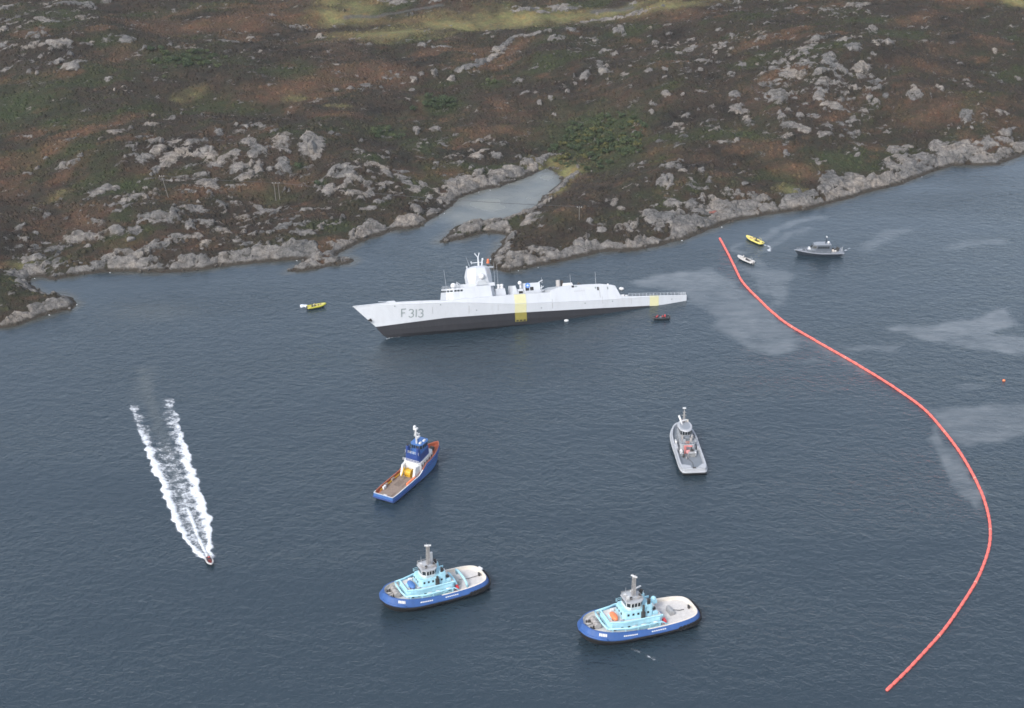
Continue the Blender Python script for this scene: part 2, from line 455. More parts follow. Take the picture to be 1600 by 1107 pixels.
# rock: (x, y, half width, half height, tilt, strength)
ROCK_PX = [
 (8,15,16,4,0,1),(15,33,20,6,0,1),(5,48,9,7,0,1),(75,35,26,4,15,1),(48,55,5,4,0,1),(68,53,8,3,25,1),(85,8,28,9,0,.8),(115,6,22,5,0,.9),(140,12,12,6,20,.9),(165,4,10,4,0,.9),
 (75,71,30,4,-8,1),(45,80,11,2.5,-15,1),(8,72,10,6,0,.9),(100,70,14,4,-5,1),(140,66,9,2.5,0,1),(170,65,12,3,0,.8),(195,68,13,2.5,0,1),(222,80,9,3,-20,1),(273,75,13,3,0,1),(325,66,9,2,0,1),(360,66,16,3,0,1),(395,63,11,2,0,1),(475,45,22,6,0,.7),
 (115,102,21,8,-25,1.2),(110,88,6,3,0,1),(92,98,7,5,0,1),(50,96,6,3,0,1),(12,110,7,3,-30,1),(58,116,5,5,0,1),(170,126,9,4,0,1),
 (182,208,13,6,-15,1),(203,203,7,2.5,0,1),(229,197,8,3,-10,1),(240,184,5,3,0,1),(385,201,5,3,0,1),(410,198,6,4,0,1),(430,207,11,5,-30,1),
 (340,208,10,5,0,.9),(320,221,26,5,0,.9),(270,231,8,4,0,1),(250,240,14,6,0,1),(225,250,16,5,-15,1),(270,246,27,7,-10,1),(300,241,20,6,0,1),(340,239,36,9,0,.9),(390,225,14,11,0,1),(405,238,16,11,0,1),(442,220,16,12,0,1.1),(488,229,18,18,0,1.3),(525,213,10,4,0,.9),
 (372,258,13,10,0,1),(392,275,16,9,-30,1),(440,258,13,9,0,1),(340,256,22,6,0,.9),(60,265,6,3,0,1),(97,260,5,4,0,1),(125,247,7,3,0,1),(45,275,11,3,0,1),(72,250,3,4,0,1),
 (160,299,24,10,-10,1.1),(215,309,32,10,-15,1),(172,323,11,4,0,1),(260,343,20,10,0,1),(300,329,20,8,-5,1),(180,366,16,6,0,.9),(135,372,24,9,0,1.1),(110,377,32,4,0,1),(152,348,19,6,20,1),(80,355,8,3,0,1),(55,366,8,3,0,1),(30,360,11,5,-30,1),(36,375,7,3,0,1),(92,388,5,4,0,1),(140,388,11,3,0,1),(55,413,15,9,0,1.1),(20,431,13,6,0,1),(85,412,13,5,-35,1),
 (345,362,21,6,10,1),(385,342,20,7,0,.9),(412,330,23,4,8,1),(425,333,7,6,0,1),(415,365,10,4,0,1),(280,373,18,4,0,1),(310,371,9,4,0,1),(450,330,9,2,0,1),(380,366,9,8,0,.9),(316,384,12,8,0,1),(460,355,5,3,0,1),(500,358,5,4,0,1),(480,367,15,3,0,.9),(240,388,20,8,0,.9),(200,400,25,8,0,.8),
 (275,282,24,8,0,.9),(320,290,24,10,20,1),(290,300,20,5,0,.9),
 (515,300,11,9,0,1.3),(545,285,12,6,-45,1.2),(535,275,11,5,0,1),(500,286,12,3,-40,1),(520,268,11,4,-35,1),(540,262,13,3,0,1),(585,260,13,4,0,1),(603,270,19,5,25,1),(630,282,16,5,15,1),(570,291,4,6,0,1),(540,304,25,3,0,1),(590,318,9,6,-45,1),(605,312,9,6,0,1),(580,328,9,7,0,.9),(655,333,15,6,0,1),(625,328,7,4,0,1),(560,340,5,3,0,1),(670,307,8,5,0,1.2),(688,303,13,5,20,1.2),(660,290,15,2.5,25,1),(705,295,21,2.5,35,1),(745,247,13,7,0,1.1),(770,243,9,5,0,1),(735,262,11,5,0,1),(750,276,13,8,0,1),(745,240,20,2,-5,1),(695,228,18,8,20,.7),(400,247,13,9,0,1),(445,266,12,8,0,1),(450,239,9,4,0,1),(560,238,13,5,20,.9),(790,283,14,5,-15,1),(770,288,18,5,-10,1),
 (652,205,7,8,0,1.1),(676,205,11,4,0,1),(777,245,9,6,0,1),(605,242,5,2,0,1),(679,115,7,7,0,1.1),(660,118,7,3,0,1),(675,105,9,3,0,1),(705,127,8,3,-20,1),(645,142,6,4,0,1),(546,140,7,4,0,1),(526,143,4,4,0,1),(600,128,28,3,-10,.8),(570,135,11,3,0,.9),(660,72,9,3,0,1),(690,75,16,2,0,1),(553,63,10,4,0,1),(505,60,12,4,0,.8),(820,16,25,6,-5,1),(880,14,24,5,-5,1),(845,20,16,4,0,1),(988,7,9,3,0,1),(640,26,9,4,0,.9),(615,5,20,4,0,.8),(680,4,20,3,0,.8),
 (870,61,13,7,0,1),(895,50,13,4,0,1),(965,52,11,5,0,1),(970,44,7,4,0,1),(947,81,11,3,0,1),(960,86,9,4,0,1),(942,109,10,7,0,1.2),(913,121,9,8,0,1.2),(897,122,3,6,0,1),(900,133,7,2,0,1),(975,118,9,4,0,1),(1013,112,6,6,0,1),(985,105,4,3,0,1),(887,146,5,4,0,1),(860,157,5,4,0,1),(843,164,5,3,0,1),(866,181,7,3,0,1),(940,60,60,14,0,.33),(998,196,11,5,-20,1),(990,206,5,6,0,1),(995,230,5,3,0,1),(1018,177,6,5,0,1),(995,241,4,5,0,1),(1024,70,6,3,0,1),
 (1040,109,7,5,0,1),(1038,122,7,4,0,1),(1072,124,5,4,0,1),(1060,85,9,4,0,1),(1015,60,6,3,0,1),(1025,70,6,3,0,1),(1045,57,7,3,0,1),(1085,76,7,3,0,1),(1112,85,9,4,0,1),(1128,70,9,4,0,1),(1095,98,11,2,0,1),(1120,49,7,3,0,1),(1175,40,9,3,0,1),(1197,38,7,2,0,1),(1100,85,130,38,0,.3),(1240,20,160,18,0,.36),(1340,10,20,4,0,.9),(1290,18,18,4,0,.9),
 (1290,100,75,42,0,.50),(1270,78,30,10,0,.8),(1330,75,16,6,0,1),(1385,68,13,6,0,1.1),(1275,64,9,6,0,1),(1300,102,13,9,0,1.1),(1345,112,20,10,-30,1),(1380,131,14,8,0,.8),(1365,48,7,8,0,1),(1370,71,9,5,0,1),(1402,80,7,2.5,0,1),(1235,121,22,8,0,.9),(1282,130,20,8,0,.9),(1218,152,20,10,0,1),(1240,155,9,8,0,1),(1280,154,9,8,0,1.1),(1250,183,7,6,0,1.1),(1275,185,11,6,20,1),(1220,183,7,8,0,1.1),(1235,197,15,6,20,1.1),(1255,204,13,5,15,1),(1285,211,15,4,-10,1),(1326,157,5,4,0,1),(1357,158,4,4,0,1),(1370,160,6,4,0,1),(1383,152,5,5,0,1),(1430,146,13,9,-40,1),(1456,155,4,7,0,1),(1470,140,6,5,0,1),(1150,150,11,6,0,1),(1143,118,11,4,0,1),(1155,175,15,7,0,1),(1165,185,9,4,0,1),(1190,130,12,16,0,.8),(1040,150,9,4,0,1),(1065,149,7,4,0,1),(1090,143,17,2,0,1),(1018,165,7,4,0,1),(1200,110,15,6,0,.8),(1320,130,14,6,0,.8),(1340,210,6,7,0,1),
 (1510,183,13,8,-20,1.1),(1535,182,9,3,0,1),(1560,177,6,4,0,1),(1498,201,4,3,0,1),(1518,203,4,4,0,1),(1572,88,9,4,0,1),(1555,83,7,4,0,1),(1590,125,9,4,0,1),(1545,90,40,10,0,.4),(1480,120,60,30,0,.25),
 (1055,262,20,6,0,1),(1068,270,10,4,0,1),(1095,266,6,10,0,1),(1098,281,6,4,0,1),(1163,288,8,3.5,-30,1.1),(1040,291,6,3,0,1),(1228,243,5,6,0,1),(1295,275,13,3,-30,1),(1400,238,16,5,-10,1),(1415,231,11,3,0,1),(1120,265,8,3,0,.9),(1075,285,10,3,0,.8),(1030,215,30,12,20,.45),(1100,220,50,16,10,.42),
 (1025,348,25,20,0,1.1),(1065,352,32,16,0,1.1),(1050,318,16,8,0,1),(1085,327,15,16,0,1),(1120,327,14,17,0,1.1),(1150,327,22,18,0,1.2),(1192,322,20,12,0,1.1),(1137,298,7,6,0,1),(1150,301,9,7,0,1),(988,352,14,12,0,1),(960,318,8,5,-45,1),(970,330,9,4,0,1),(920,350,7,5,0,1),(940,362,9,5,0,1),(915,371,5,4,0,1),(850,395,30,12,-10,1),(800,405,22,14,0,1.1),(785,385,7,12,20,1),(825,345,22,5,-35,1),(860,315,10,4,-60,1),(760,352,26,6,-5,1.1),
 (1320,287,42,13,-18,1),(1420,257,46,14,-16,1),(1500,236,42,14,-10,1),(1575,226,42,15,-10,1),(1262,311,40,10,-10,1),(1340,245,9,3,-30,1),(1460,232,16,6,-30,1)]
ROCKV = np.full(GX.shape, -0.2)
for (px, py, rx, ry, an, st) in ROCK_PX:
    sl, r2 = ell_r2(*px_frame(px, py, rx * (1.05 + .2 * (rx > 9)), ry * (1.05 + .2 * (rx > 9)), an, slope=12))
    ROCKV[sl] = np.maximum(ROCKV[sl], np.minimum(st, 1.0) * (1 - r2 * 0.8) + (st - 1) * 0.5 * (r2 < 1))
SHW = 7.4 + fbm(GX, GY, 42, 3, 17) * 9 + fbm(GX, GY, 12, 3, 18, 0.6) * 7
_inl = ell_r2(*px_frame(868, 268, 32, 16, slope=0))                    # the grassy head of the inlet
SHW[_inl[0]] *= sstep(0.5, 1.2, _inl[1])
ROCKV = np.maximum(ROCKV, 1.15 * sstep(SHW + 3, SHW - 3, SDF) - 0.1)
for pts, w, st in [([(716, 112), (733, 106), (750, 101), (768, 92), (780, 80), (788, 72), (800, 64), (828, 57), (856, 50)], 2.4, .95), ([(905, 40), (950, 32), (1000, 22), (1040, 12)], 2.0, .7)]:
    P = [tuple(ground_at(*p)[:2]) for p in pts]
    ROCKV = np.maximum(ROCKV, st * sstep(w * 1.8, w * 0.4, line_dist(GX, GY, P)))
_q = GX * 0.86 + GY * 0.5; _p = GY * 0.86 - GX * 0.5
rn = fbm(GX, GY, 14, 4, 61, 0.65) * 0.8 + fbm(_q * 0.45, _p, 4.5, 3, 66, 0.6) * 0.55
crev = 1 - np.abs(fbm(_q * 0.55, _p, 9.0, 3, 131, 0.65)) * 2.6
_wx, _wy = _q * .62 + fbm(GX, GY, 9, 2, 151) * 2.2, _p + fbm(GX, GY, 9, 2, 155) * 2.2
s1h, s1r, s1g = slabs(_wx, _wy, 7.5, 1)
s2h, s2r, s2g = slabs(_wx, _wy, 2.9, 2)
ROCKV = ROCKV + rn * 0.55 + (crev - 0.62) * 0.35 + (s1r - .5) * .42 + (s2r - .5) * .42 - .35 * sstep(.22, .02, s1g) - .08
# loose scatter of small bare patches over all the heath
ROCKV = np.maximum(ROCKV, fbm(GX, GY, 7, 3, 71) * 1.3 + fbm(GX, GY, 60, 2, 73) * 0.6 + (s2r - .5) * .3 - 0.72)
DENS = np.full(GX.shape, .10) + .10 * fbm(GX, GY, 60, 3, 161)
for (px, py, rx, ry, an, st) in [(1290, 120, 115, 75, 0, .62), (1100, 85, 150, 60, 0, .36), (1240, 22, 220, 26, 0, .40), (1490, 110, 120, 70, 0, .2), (1070, 200, 120, 45, 0, .36), (330, 250, 150, 42, 0, .5), (240, 345, 200, 55, 0, .5), (590, 292, 130, 42, 0, .55), (705, 255, 90, 34, 0, .42), (60, 42, 120, 50, 0, .42),
                                 (230, 72, 170, 12, 0, .4), (625, 130, 120, 24, 0, .34), (1060, 300, 95, 38, 0, .5), (420, 350, 120, 50, 0, .5), (940, 90, 90, 50, 0, .34), (850, 155, 70, 30, 0, .22), (1520, 190, 60, 20, 0, .35), (1430, 145, 60, 30, 0, .35), (930, 345, 60, 22, 0, .3), (75, 395, 90, 25, 0, .45)]:
    sl, r2 = ell_r2(*px_frame(px, py, rx, ry, an))
    DENS[sl] = np.maximum(DENS[sl], st * np.exp(-r2 * .9))
for (px, py, rx, ry) in [(930, 225, 75, 42), (690, 165, 40, 14), (295, 95, 70, 16), (800, 38, 110, 14), (620, 50, 90, 14), (30, 165, 60, 30)]:
    sl, r2 = ell_r2(*px_frame(px, py, rx, ry))
    DENS[sl] *= 1 - .9 * np.exp(-r2 * .8)
s3h, s3r, s3g = slabs(_wx * 1.1 + 31, _wy + 17, 2.2, 4)
FRAG = (s2r * .55 + s3r * .45) + fbm(_q * .5, _p, 10, 3, 165, .6) * .45 - (1.04 - .78 * DENS)
ROCKV = np.maximum(ROCKV, .34 + FRAG * 2.0)
ROCKM = sstep(0.32, 0.52, ROCKV)

def patch(lst, seed, warp=0.5):
    V = np.zeros(GX.shape)
    for (px, py, rx, ry, an, st) in lst:
        sl, r2 = ell_r2(*px_frame(px, py, rx, ry, an))
        V[sl] = np.maximum(V[sl], st * np.exp(-r2 * 0.9))
    return np.clip(V + (fbm(GX, GY, 16, 4, seed, 0.6)) * warp * (V > 0.04), 0, 1)

RUST = patch([(235,45,50,9,0,.8),(300,47,60,9,0,.9),(370,36,55,13,-5,.9),(430,28,55,12,-5,.9),(485,34,30,10,0,.6),(185,92,18,10,-40,.8),(470,132,60,13,-18,.9),(540,116,45,13,-8,.9),(605,113,40,14,0,.9),(420,158,40,8,0,.6),
              (150,200,60,9,-22,.9),(80,232,42,11,-25,.9),(30,252,40,14,-10,.8),(100,275,30,9,-40,.8),(20,300,40,20,0,.6),(460,290,26,6,0,.8),(640,275,30,8,0,.5),(700,272,26,9,0,.9),(745,85,22,8,-20,.9),(800,82,32,11,-35,.9),(835,62,18,5,0,.8),
              (660,160,9,15,20,.8),(780,165,12,18,-40,.7),(790,202,34,5,10,.9),(745,206,30,4,0,.7),(530,180,32,5,0,.7),(1030,236,22,7,0,.7),(1000,206,12,10,0,.8),(1250,266,38,8,0,.9),(1262,272,24,6,0,.8),(1360,232,22,7,0,.8),(1060,27,44,10,0,.6),
              (1435,30,50,7,-15,.8),(1445,108,44,8,0,.6),(1545,62,22,10,0,.6),(1300,186,18,5,-15,.7),(1480,170,80,14,-5,.5),(1040,255,30,6,0,.5),(330,385,40,8,0,.5),(210,385,30,6,0,.5),(400,300,40,6,0,.6),(1100,250,30,6,0,.4),(900,330,40,10,0,.35),(560,60,60,10,0,.5),(240,275,30,8,0,.5),(1200,330,20,6,0,.3),(120,340,60,14,-10,.4)], 81)
GREEN = patch([(30,165,70,34,0,.8),(290,96,75,17,0,.9),(90,190,40,12,0,.7),(690,165,34,12,0,.9),(600,210,26,12,0,.9),(660,230,30,12,0,.7),(560,200,30,10,0,.5),(930,225,66,38,0,1),(980,190,22,14,-40,1),(1170,212,36,14,0,.7),(1310,252,34,10,0,.7),(470,262,8,4,0,1),(500,288,8,4,0,1),(770,130,16,5,0,.8),(580,245,26,8,0,.6),(200,290,20,8,0,.6),(430,310,30,8,0,.6),(100,20,60,10,0,.4),(330,10,60,10,0,.4),(860,60,40,8,0,.3)], 85)
GRASS = patch([(620,52,72,13,-4,1),(700,42,60,11,0,1),(800,38,72,13,-3,1),(560,18,32,12,0,.9),(520,28,26,9,0,.9),(880,30,60,9,-5,.9),(960,19,60,6,-6,.8),(1045,8,55,6,-5,.8),(520,5,20,5,0,.7),(1590,3,28,5,10,1),(760,42,16,8,0,.8),
               (836,263,12,8,0,1.1),(886,278,20,12,-30,1.2),(897,268,16,9,0,1.1),(866,254,16,7,0,.9),(874,298,9,11,40,1),(1235,300,24,7,0,.8),(35,418,17,5,0,.9),(85,310,26,7,-38,.25),(310,150,32,9,-8,.22),(530,166,22,4,0,.7),(470,155,20,5,0,.5),(20,440,10,3,0,.6)], 89)
GRAVEL = np.zeros(GX.shape)
for pts, w in [([(540, 29), (565, 27), (600, 25), (640, 18), (690, 10)], 1.6), ([(930, 20), (985, 14)], 3.0)]:
    P = [tuple(ground_at(*p)[:2]) for p in pts]
    GRAVEL = np.maximum(GRAVEL, sstep(w * 1.6, w * 0.5, line_dist(GX, GY, P)))

def mix3(A, B, t):
    return A + (np.asarray(B) - A) * t[..., None]
n1, n2, n3 = fbm(_q * .6, _p, 34, 5, 101, 0.62) * 1.3, fbm(_q * .7, _p, 9, 5, 105, 0.68) * 1.2, fbm(GX, GY, 70, 4, 109) * 1.3
n4 = fbm(_q * .5, _p, 26, 4, 113, .62) * 1.3
COLV = np.empty(GX.shape + (3,)); COLV[:] = (0.052, 0.043, 0.034)
COLV = mix3(COLV, (0.047, 0.047, 0.030), sstep(-0.2, 0.35, n1 + 0.5 * n2))
COLV = mix3(COLV, (0.090, 0.066, 0.049), sstep(0.05, 0.6, n2 + 0.7 * n3))
COLV = mix3(COLV, (0.050, 0.062, 0.030), 0.8 * sstep(0.12, 0.5, n4 - 0.3 * n3))
COLV = mix3(COLV, (0.026, 0.024, 0.021), 0.85 * sstep(0.10, 0.55, -n4 + 0.5 * n2))
COLV = mix3(COLV, (0.135, 0.086, 0.058), 0.8 * sstep(0.2, 0.6, n1 - 0.5 * n4))
COLV = mix3(COLV, (0.165, 0.100, 0.066), np.clip(RUST * 0.92 * (0.85 + 0.7 * n2), 0, 1))
COLV = mix3(COLV, (0.054, 0.070, 0.034), np.clip(GREEN * 1.45 * (0.85 + 0.8 * n2), 0, 1))
COLV = mix3(COLV, (0.265, 0.25, 0.115), np.clip(GRASS * 1.1 * (0.85 + 0.5 * n2), 0, 1))
COLV = mix3(COLV, (0.13, 0.13, 0.135), GRAVEL * .8)
COLV = COLV * np.array([0.72, 0.69, 0.65])

HMACRO = HGT.copy()
crev2 = sstep(0.1, 0.9, crev)
lump = np.abs(fbm(GX, GY, 5.5, 2, 121)) * 1.1 + fbm(GX, GY, 2.3, 1, 125) * 0.35
ridge = 1 - np.abs(fbm(GX * 0.8 + GY * 0.5, GY * 0.9 - GX * 0.3, 7.5, 3, 131, 0.6)) * 2.4
HGT = HGT + lump * (1 - ROCKM) * sstep(3, 12, SDF) * (1 - 0.75 * np.clip(GRASS, 0, 1))
ridge2 = 1 - np.abs(fbm(_q * 0.5, _p, 16, 3, 141, 0.6)) * 2.6
HGT = HGT + ROCKM * (0.12 + 1.15 * s1h * sstep(.2, .9, ROCKV + .2) + .65 * s2h + .4 * s3h - .6 * sstep(.18, .02, s1g) + .5 * ridge2 * sstep(0.3, 1.0, ROCKV) + .35 * fbm(_q, _p, 3.6, 3, 137, .65)) * sstep(-0.5, 5, SDF)
HGT = np.where(SDF < 0, SDF * 0.42, HGT * sstep(-1.0, 2.2, SDF) + 0.06)

def grid_mesh(name, X, Y, Z, keep=None):
    ny, nx = X.shape
    me = bpy.data.meshes.new(name)
    idx = np.arange(ny * nx).reshape(ny, nx)
    q = np.stack([idx[:-1, :-1], idx[:-1, 1:], idx[1:, 1:], idx[1:, :-1]], -1).reshape(-1, 4)
    used = None
    if keep is not None:
        q = q[keep.reshape(-1)]
        used = np.unique(q)
        re = np.full(ny * nx, -1); re[used] = np.arange(len(used)); q = re[q]
    co = np.stack([X, Y, Z], -1).reshape(-1, 3)
    if used is not None: co = co[used]
    me.vertices.add(len(co)); me.vertices.foreach_set('co', co.astype(np.float32).ravel())
    me.loops.add(q.size); me.loops.foreach_set('vertex_index', q.astype(np.int32).ravel())
    me.polygons.add(len(q)); me.polygons.foreach_set('loop_start', np.arange(0, q.size, 4, dtype=np.int32))
    me.polygons.foreach_set('use_smooth', np.ones(len(q), bool))
    me.update(calc_edges=True)
    return me, used

def vattr(me, name, A, used=None):
    A = np.asarray(A, np.float32)
    if A.ndim == 3:
        A = A.reshape(-1, 3); A = A if used is None else A[used]
        at_ = me.attributes.new(name, 'FLOAT_COLOR', 'POINT')
        at_.data.foreach_set('color', np.concatenate([A, np.ones((len(A), 1), np.float32)], 1).ravel())
    else:
        A = A.ravel(); A = A if used is None else A[used]
        at_ = me.attributes.new(name, 'FLOAT', 'POINT')
        at_.data.foreach_set('value', A)

keep = (np.maximum.reduce([HGT[:-1, :-1], HGT[1:, :-1], HGT[:-1, 1:], HGT[1:, 1:]]) > -1.6)
me, used = grid_mesh('hillside', GX, GY, HGT, keep)
vattr(me, 'ground_colour', COLV, used)
vattr(me, 'rock_value', ROCKV, used)
_pv = np.empty(len(me.polygons), np.int32); me.polygons.foreach_get('loop_start', _pv)
_lv = np.empty(len(me.loops), np.int32); me.loops.foreach_get('vertex_index', _lv)
me.polygons.foreach_set('use_smooth', ROCKV.ravel()[used][_lv[_pv]] < 0.3)
hill = bpy.data.objects.new('hillside', me)
COL.objects.link(hill)
tag(hill, 'dark heath hillside of heather, rust coloured bracken and pale bare rock above the shore', kind='structure')

def rock_nodes(N, L, vec):
    """pale grey rock with cracks, lichen and a dark wet foot at the waterline: returns (colour, height)"""
    def noise(sc, det=6, ro=0.65, vv=None):
        n = N.new('ShaderNodeTexNoise'); n.inputs['Scale'].default_value = sc
        n.inputs['Detail'].default_value = det; n.inputs['Roughness'].default_value = ro
        L.new(vv or vec, n.inputs['Vector']); return n.outputs['Fac']
    def ramp(fac, *st):
        r = N.new('ShaderNodeValToRGB'); e = r.color_ramp.elements
        e[0].position, e[0].color = st[0][0], (*st[0][1], 1)
        e[1].position, e[1].color = st[-1][0], (*st[-1][1], 1)
        for p, c in st[1:-1]:
            k = e.new(p); k.color = (*c, 1)
        L.new(fac, r.inputs['Fac']); return r.outputs['Color']
    mp = N.new('ShaderNodeMapping'); mp.inputs['Scale'].default_value = (0.6, 1.0, 1.7); mp.inputs['Rotation'].default_value = (0.5, 0.3, 0.6)
    L.new(vec, mp.inputs['Vector'])
    base = ramp(noise(0.28, 8, 0.7), (0.30, (0.086, 0.081, 0.076)), (0.48, (0.170, 0.161, 0.152)), (0.70, (0.268, 0.252, 0.235)))
    vo = N.new('ShaderNodeTexVoronoi'); vo.feature = 'DISTANCE_TO_EDGE'; vo.inputs['Scale'].default_value = 0.20
    wob = N.new('ShaderNodeVectorMath'); wob.operation = 'ADD'
    nn = N.new('ShaderNodeTexNoise'); nn.inputs['Scale'].default_value = 0.5; nn.inputs['Detail'].default_value = 4
    L.new(mp.outputs[0], nn.inputs['Vector'])
    sc = N.new('ShaderNodeVectorMath'); sc.operation = 'SCALE'; sc.inputs['Scale'].default_value = 2.2
    L.new(nn.outputs['Color'], sc.inputs[0]); L.new(mp.outputs[0], wob.inputs[0]); L.new(sc.outputs[0], wob.inputs[1])
    L.new(wob.outputs[0], vo.inputs['Vector'])
    crack = ramp(vo.outputs['Distance'], (0.0, (0.30, 0.29, 0.28)), (0.10, (1, 1, 1)))
    m1 = N.new('ShaderNodeMix'); m1.data_type = 'RGBA'; m1.blend_type = 'MULTIPLY'; m1.inputs['Factor'].default_value = 0.38
    L.new(base, m1.inputs['A']); L.new(crack, m1.inputs['B'])
    sp = ramp(noise(1.7, 5, 0.7), (0.34, (0.42, 0.41, 0.39)), (0.50, (1, 1, 1)))
    m2 = N.new('ShaderNodeMix'); m2.data_type = 'RGBA'; m2.blend_type = 'MULTIPLY'; m2.inputs['Factor'].default_value = 0.75
    L.new(m1.outputs['Result'], m2.inputs['A']); L.new(sp, m2.inputs['B'])
    st = ramp(noise(0.06, 4, 0.6), (0.36, (0.70, 0.72, 0.74)), (0.5, (1.0, 0.99, 0.98)), (0.64, (1.22, 1.14, 1.05)))
    ms = N.new('ShaderNodeMix'); ms.data_type = 'RGBA'; ms.blend_type = 'MULTIPLY'; ms.inputs['Factor'].default_value = 1.0
    L.new(m2.outputs['Result'], ms.inputs['A']); L.new(st, ms.inputs['B']); m2 = ms
    # seaweed and wet stain just above the sea
    geo = N.new('ShaderNodeNewGeometry'); sx = N.new('ShaderNodeSeparateXYZ'); L.new(geo.outputs['Position'], sx.inputs[0])
    ad = N.new('ShaderNodeMath'); ad.operation = 'MULTIPLY_ADD'; L.new(noise(0.3, 4), ad.inputs[0]); ad.inputs[1].default_value = -1.8; L.new(sx.outputs['Z'], ad.inputs[2])
    wet = N.new('ShaderNodeMapRange'); wet.inputs['From Min'].default_value, wet.inputs['From Max'].default_value = -0.30, 0.35
    wet.inputs['To Min'].default_value, wet.inputs['To Max'].default_value = 1, 0
    L.new(ad.outputs[0], wet.inputs['Value'])
    m3 = N.new('ShaderNodeMix'); m3.data_type = 'RGBA'; L.new(wet.outputs[0], m3.inputs['Factor'])
    L.new(m2.outputs['Result'], m3.inputs['A']); m3.inputs['B'].default_value = (0.045, 0.038, 0.030, 1)
    hm = N.new('ShaderNodeMath'); hm.operation = 'MULTIPLY_ADD'
    cb = N.new('ShaderNodeMapRange'); cb.inputs['From Max'].default_value = 0.15; L.new(vo.outputs['Distance'], cb.inputs['Value'])
    L.new(cb.outputs[0], hm.inputs[0]); hm.inputs[1].default_value = 0.3; L.new(noise(0.9, 6, 0.7), hm.inputs[2])
    return m3.outputs['Result'], hm.outputs[0], noise, ramp

def land_material():
    m = bpy.data.materials.new('heath_and_rock')
    m.use_nodes = True
    N, L = m.node_tree.nodes, m.node_tree.links
    p = N['Principled BSDF']; p.inputs['Roughness'].default_value = 0.92; p.inputs['Specular IOR Level'].default_value = 0.2
    tc = N.new('ShaderNodeTexCoord'); vec = tc.outputs['Object']
    rcol, rh, noise, ramp = rock_nodes(N, L, vec)
    ac = N.new('ShaderNodeAttribute'); ac.attribute_name = 'ground_colour'
    ar = N.new('ShaderNodeAttribute'); ar.attribute_name = 'rock_value'
    v1 = ramp(noise(0.55, 6, 0.75), (0.32, (0.58, 0.58, 0.60)), (0.50, (0.88, 0.88, 0.88)), (0.70, (1.30, 1.26, 1.2)))
    mx = N.new('ShaderNodeMix'); mx.data_type = 'RGBA'; mx.blend_type = 'MULTIPLY'; mx.inputs['Factor'].default_value = 1
    L.new(ac.outputs['Color'], mx.inputs['A']); L.new(v1, mx.inputs['B'])
    hu = ramp(noise(0.16, 5, 0.7), (0.35, (0.86, 1.02, 0.88)), (0.5, (1, 1, 1)), (0.66, (1.25, 0.95, 0.85)))
    m2 = N.new('ShaderNodeMix'); m2.data_type = 'RGBA'; m2.blend_type = 'MULTIPLY'; m2.inputs['Factor'].default_value = 0.8
    L.new(mx.outputs['Result'], m2.inputs['A']); L.new(hu, m2.inputs['B'])
    # break the edge of each rock patch
    ad = N.new('ShaderNodeMath'); ad.operation = 'MULTIPLY_ADD'; L.new(noise(0.42, 8, 0.8), ad.inputs[0]); ad.inputs[1].default_value = 2.3; L.new(ar.outputs['Fac'], ad.inputs[2])
    th = N.new('ShaderNodeMapRange'); th.inputs['From Min'].default_value, th.inputs['From Max'].default_value = 1.46, 1.60
    L.new(ad.outputs[0], th.inputs['Value'])
    m3 = N.new('ShaderNodeMix'); m3.data_type = 'RGBA'; L.new(th.outputs[0], m3.inputs['Factor'])
    L.new(m2.outputs['Result'], m3.inputs['A']); L.new(rcol, m3.inputs['B'])
    L.new(m3.outputs['Result'], p.inputs['Base Color'])
    hg = noise(1.1, 6, 0.75)
    hx = N.new('ShaderNodeMix'); hx.data_type = 'FLOAT'; L.new(th.outputs[0], hx.inputs['Factor']); L.new(hg, hx.inputs['A']); L.new(rh, hx.inputs['B'])
    bp = N.new('ShaderNodeBump'); bp.inputs['Strength'].default_value = 0.9; bp.inputs['Distance'].default_value = 0.9
    L.new(hx.outputs['Result'], bp.inputs['Height']); L.new(bp.outputs[0], p.inputs['Normal'])
    return m
hill.data.materials.append(land_material())

def rock_material():
    m = bpy.data.materials.new('pale_boulder_rock')
    m.use_nodes = True
    N, L = m.node_tree.nodes, m.node_tree.links
    p = N['Principled BSDF']; p.inputs['Roughness'].default_value = 0.9
    geo = N.new('ShaderNodeNewGeometry')
    c, h, _, _ = rock_nodes(N, L, geo.outputs['Position'])
    L.new(c, p.inputs['Base Color'])
    bp = N.new('ShaderNodeBump'); bp.inputs['Strength'].default_value = 0.8; bp.inputs['Distance'].default_value = 0.6
    L.new(h, bp.inputs['Height']); L.new(bp.outputs[0], p.inputs['Normal'])
    return m
ROCKMAT = rock_material()

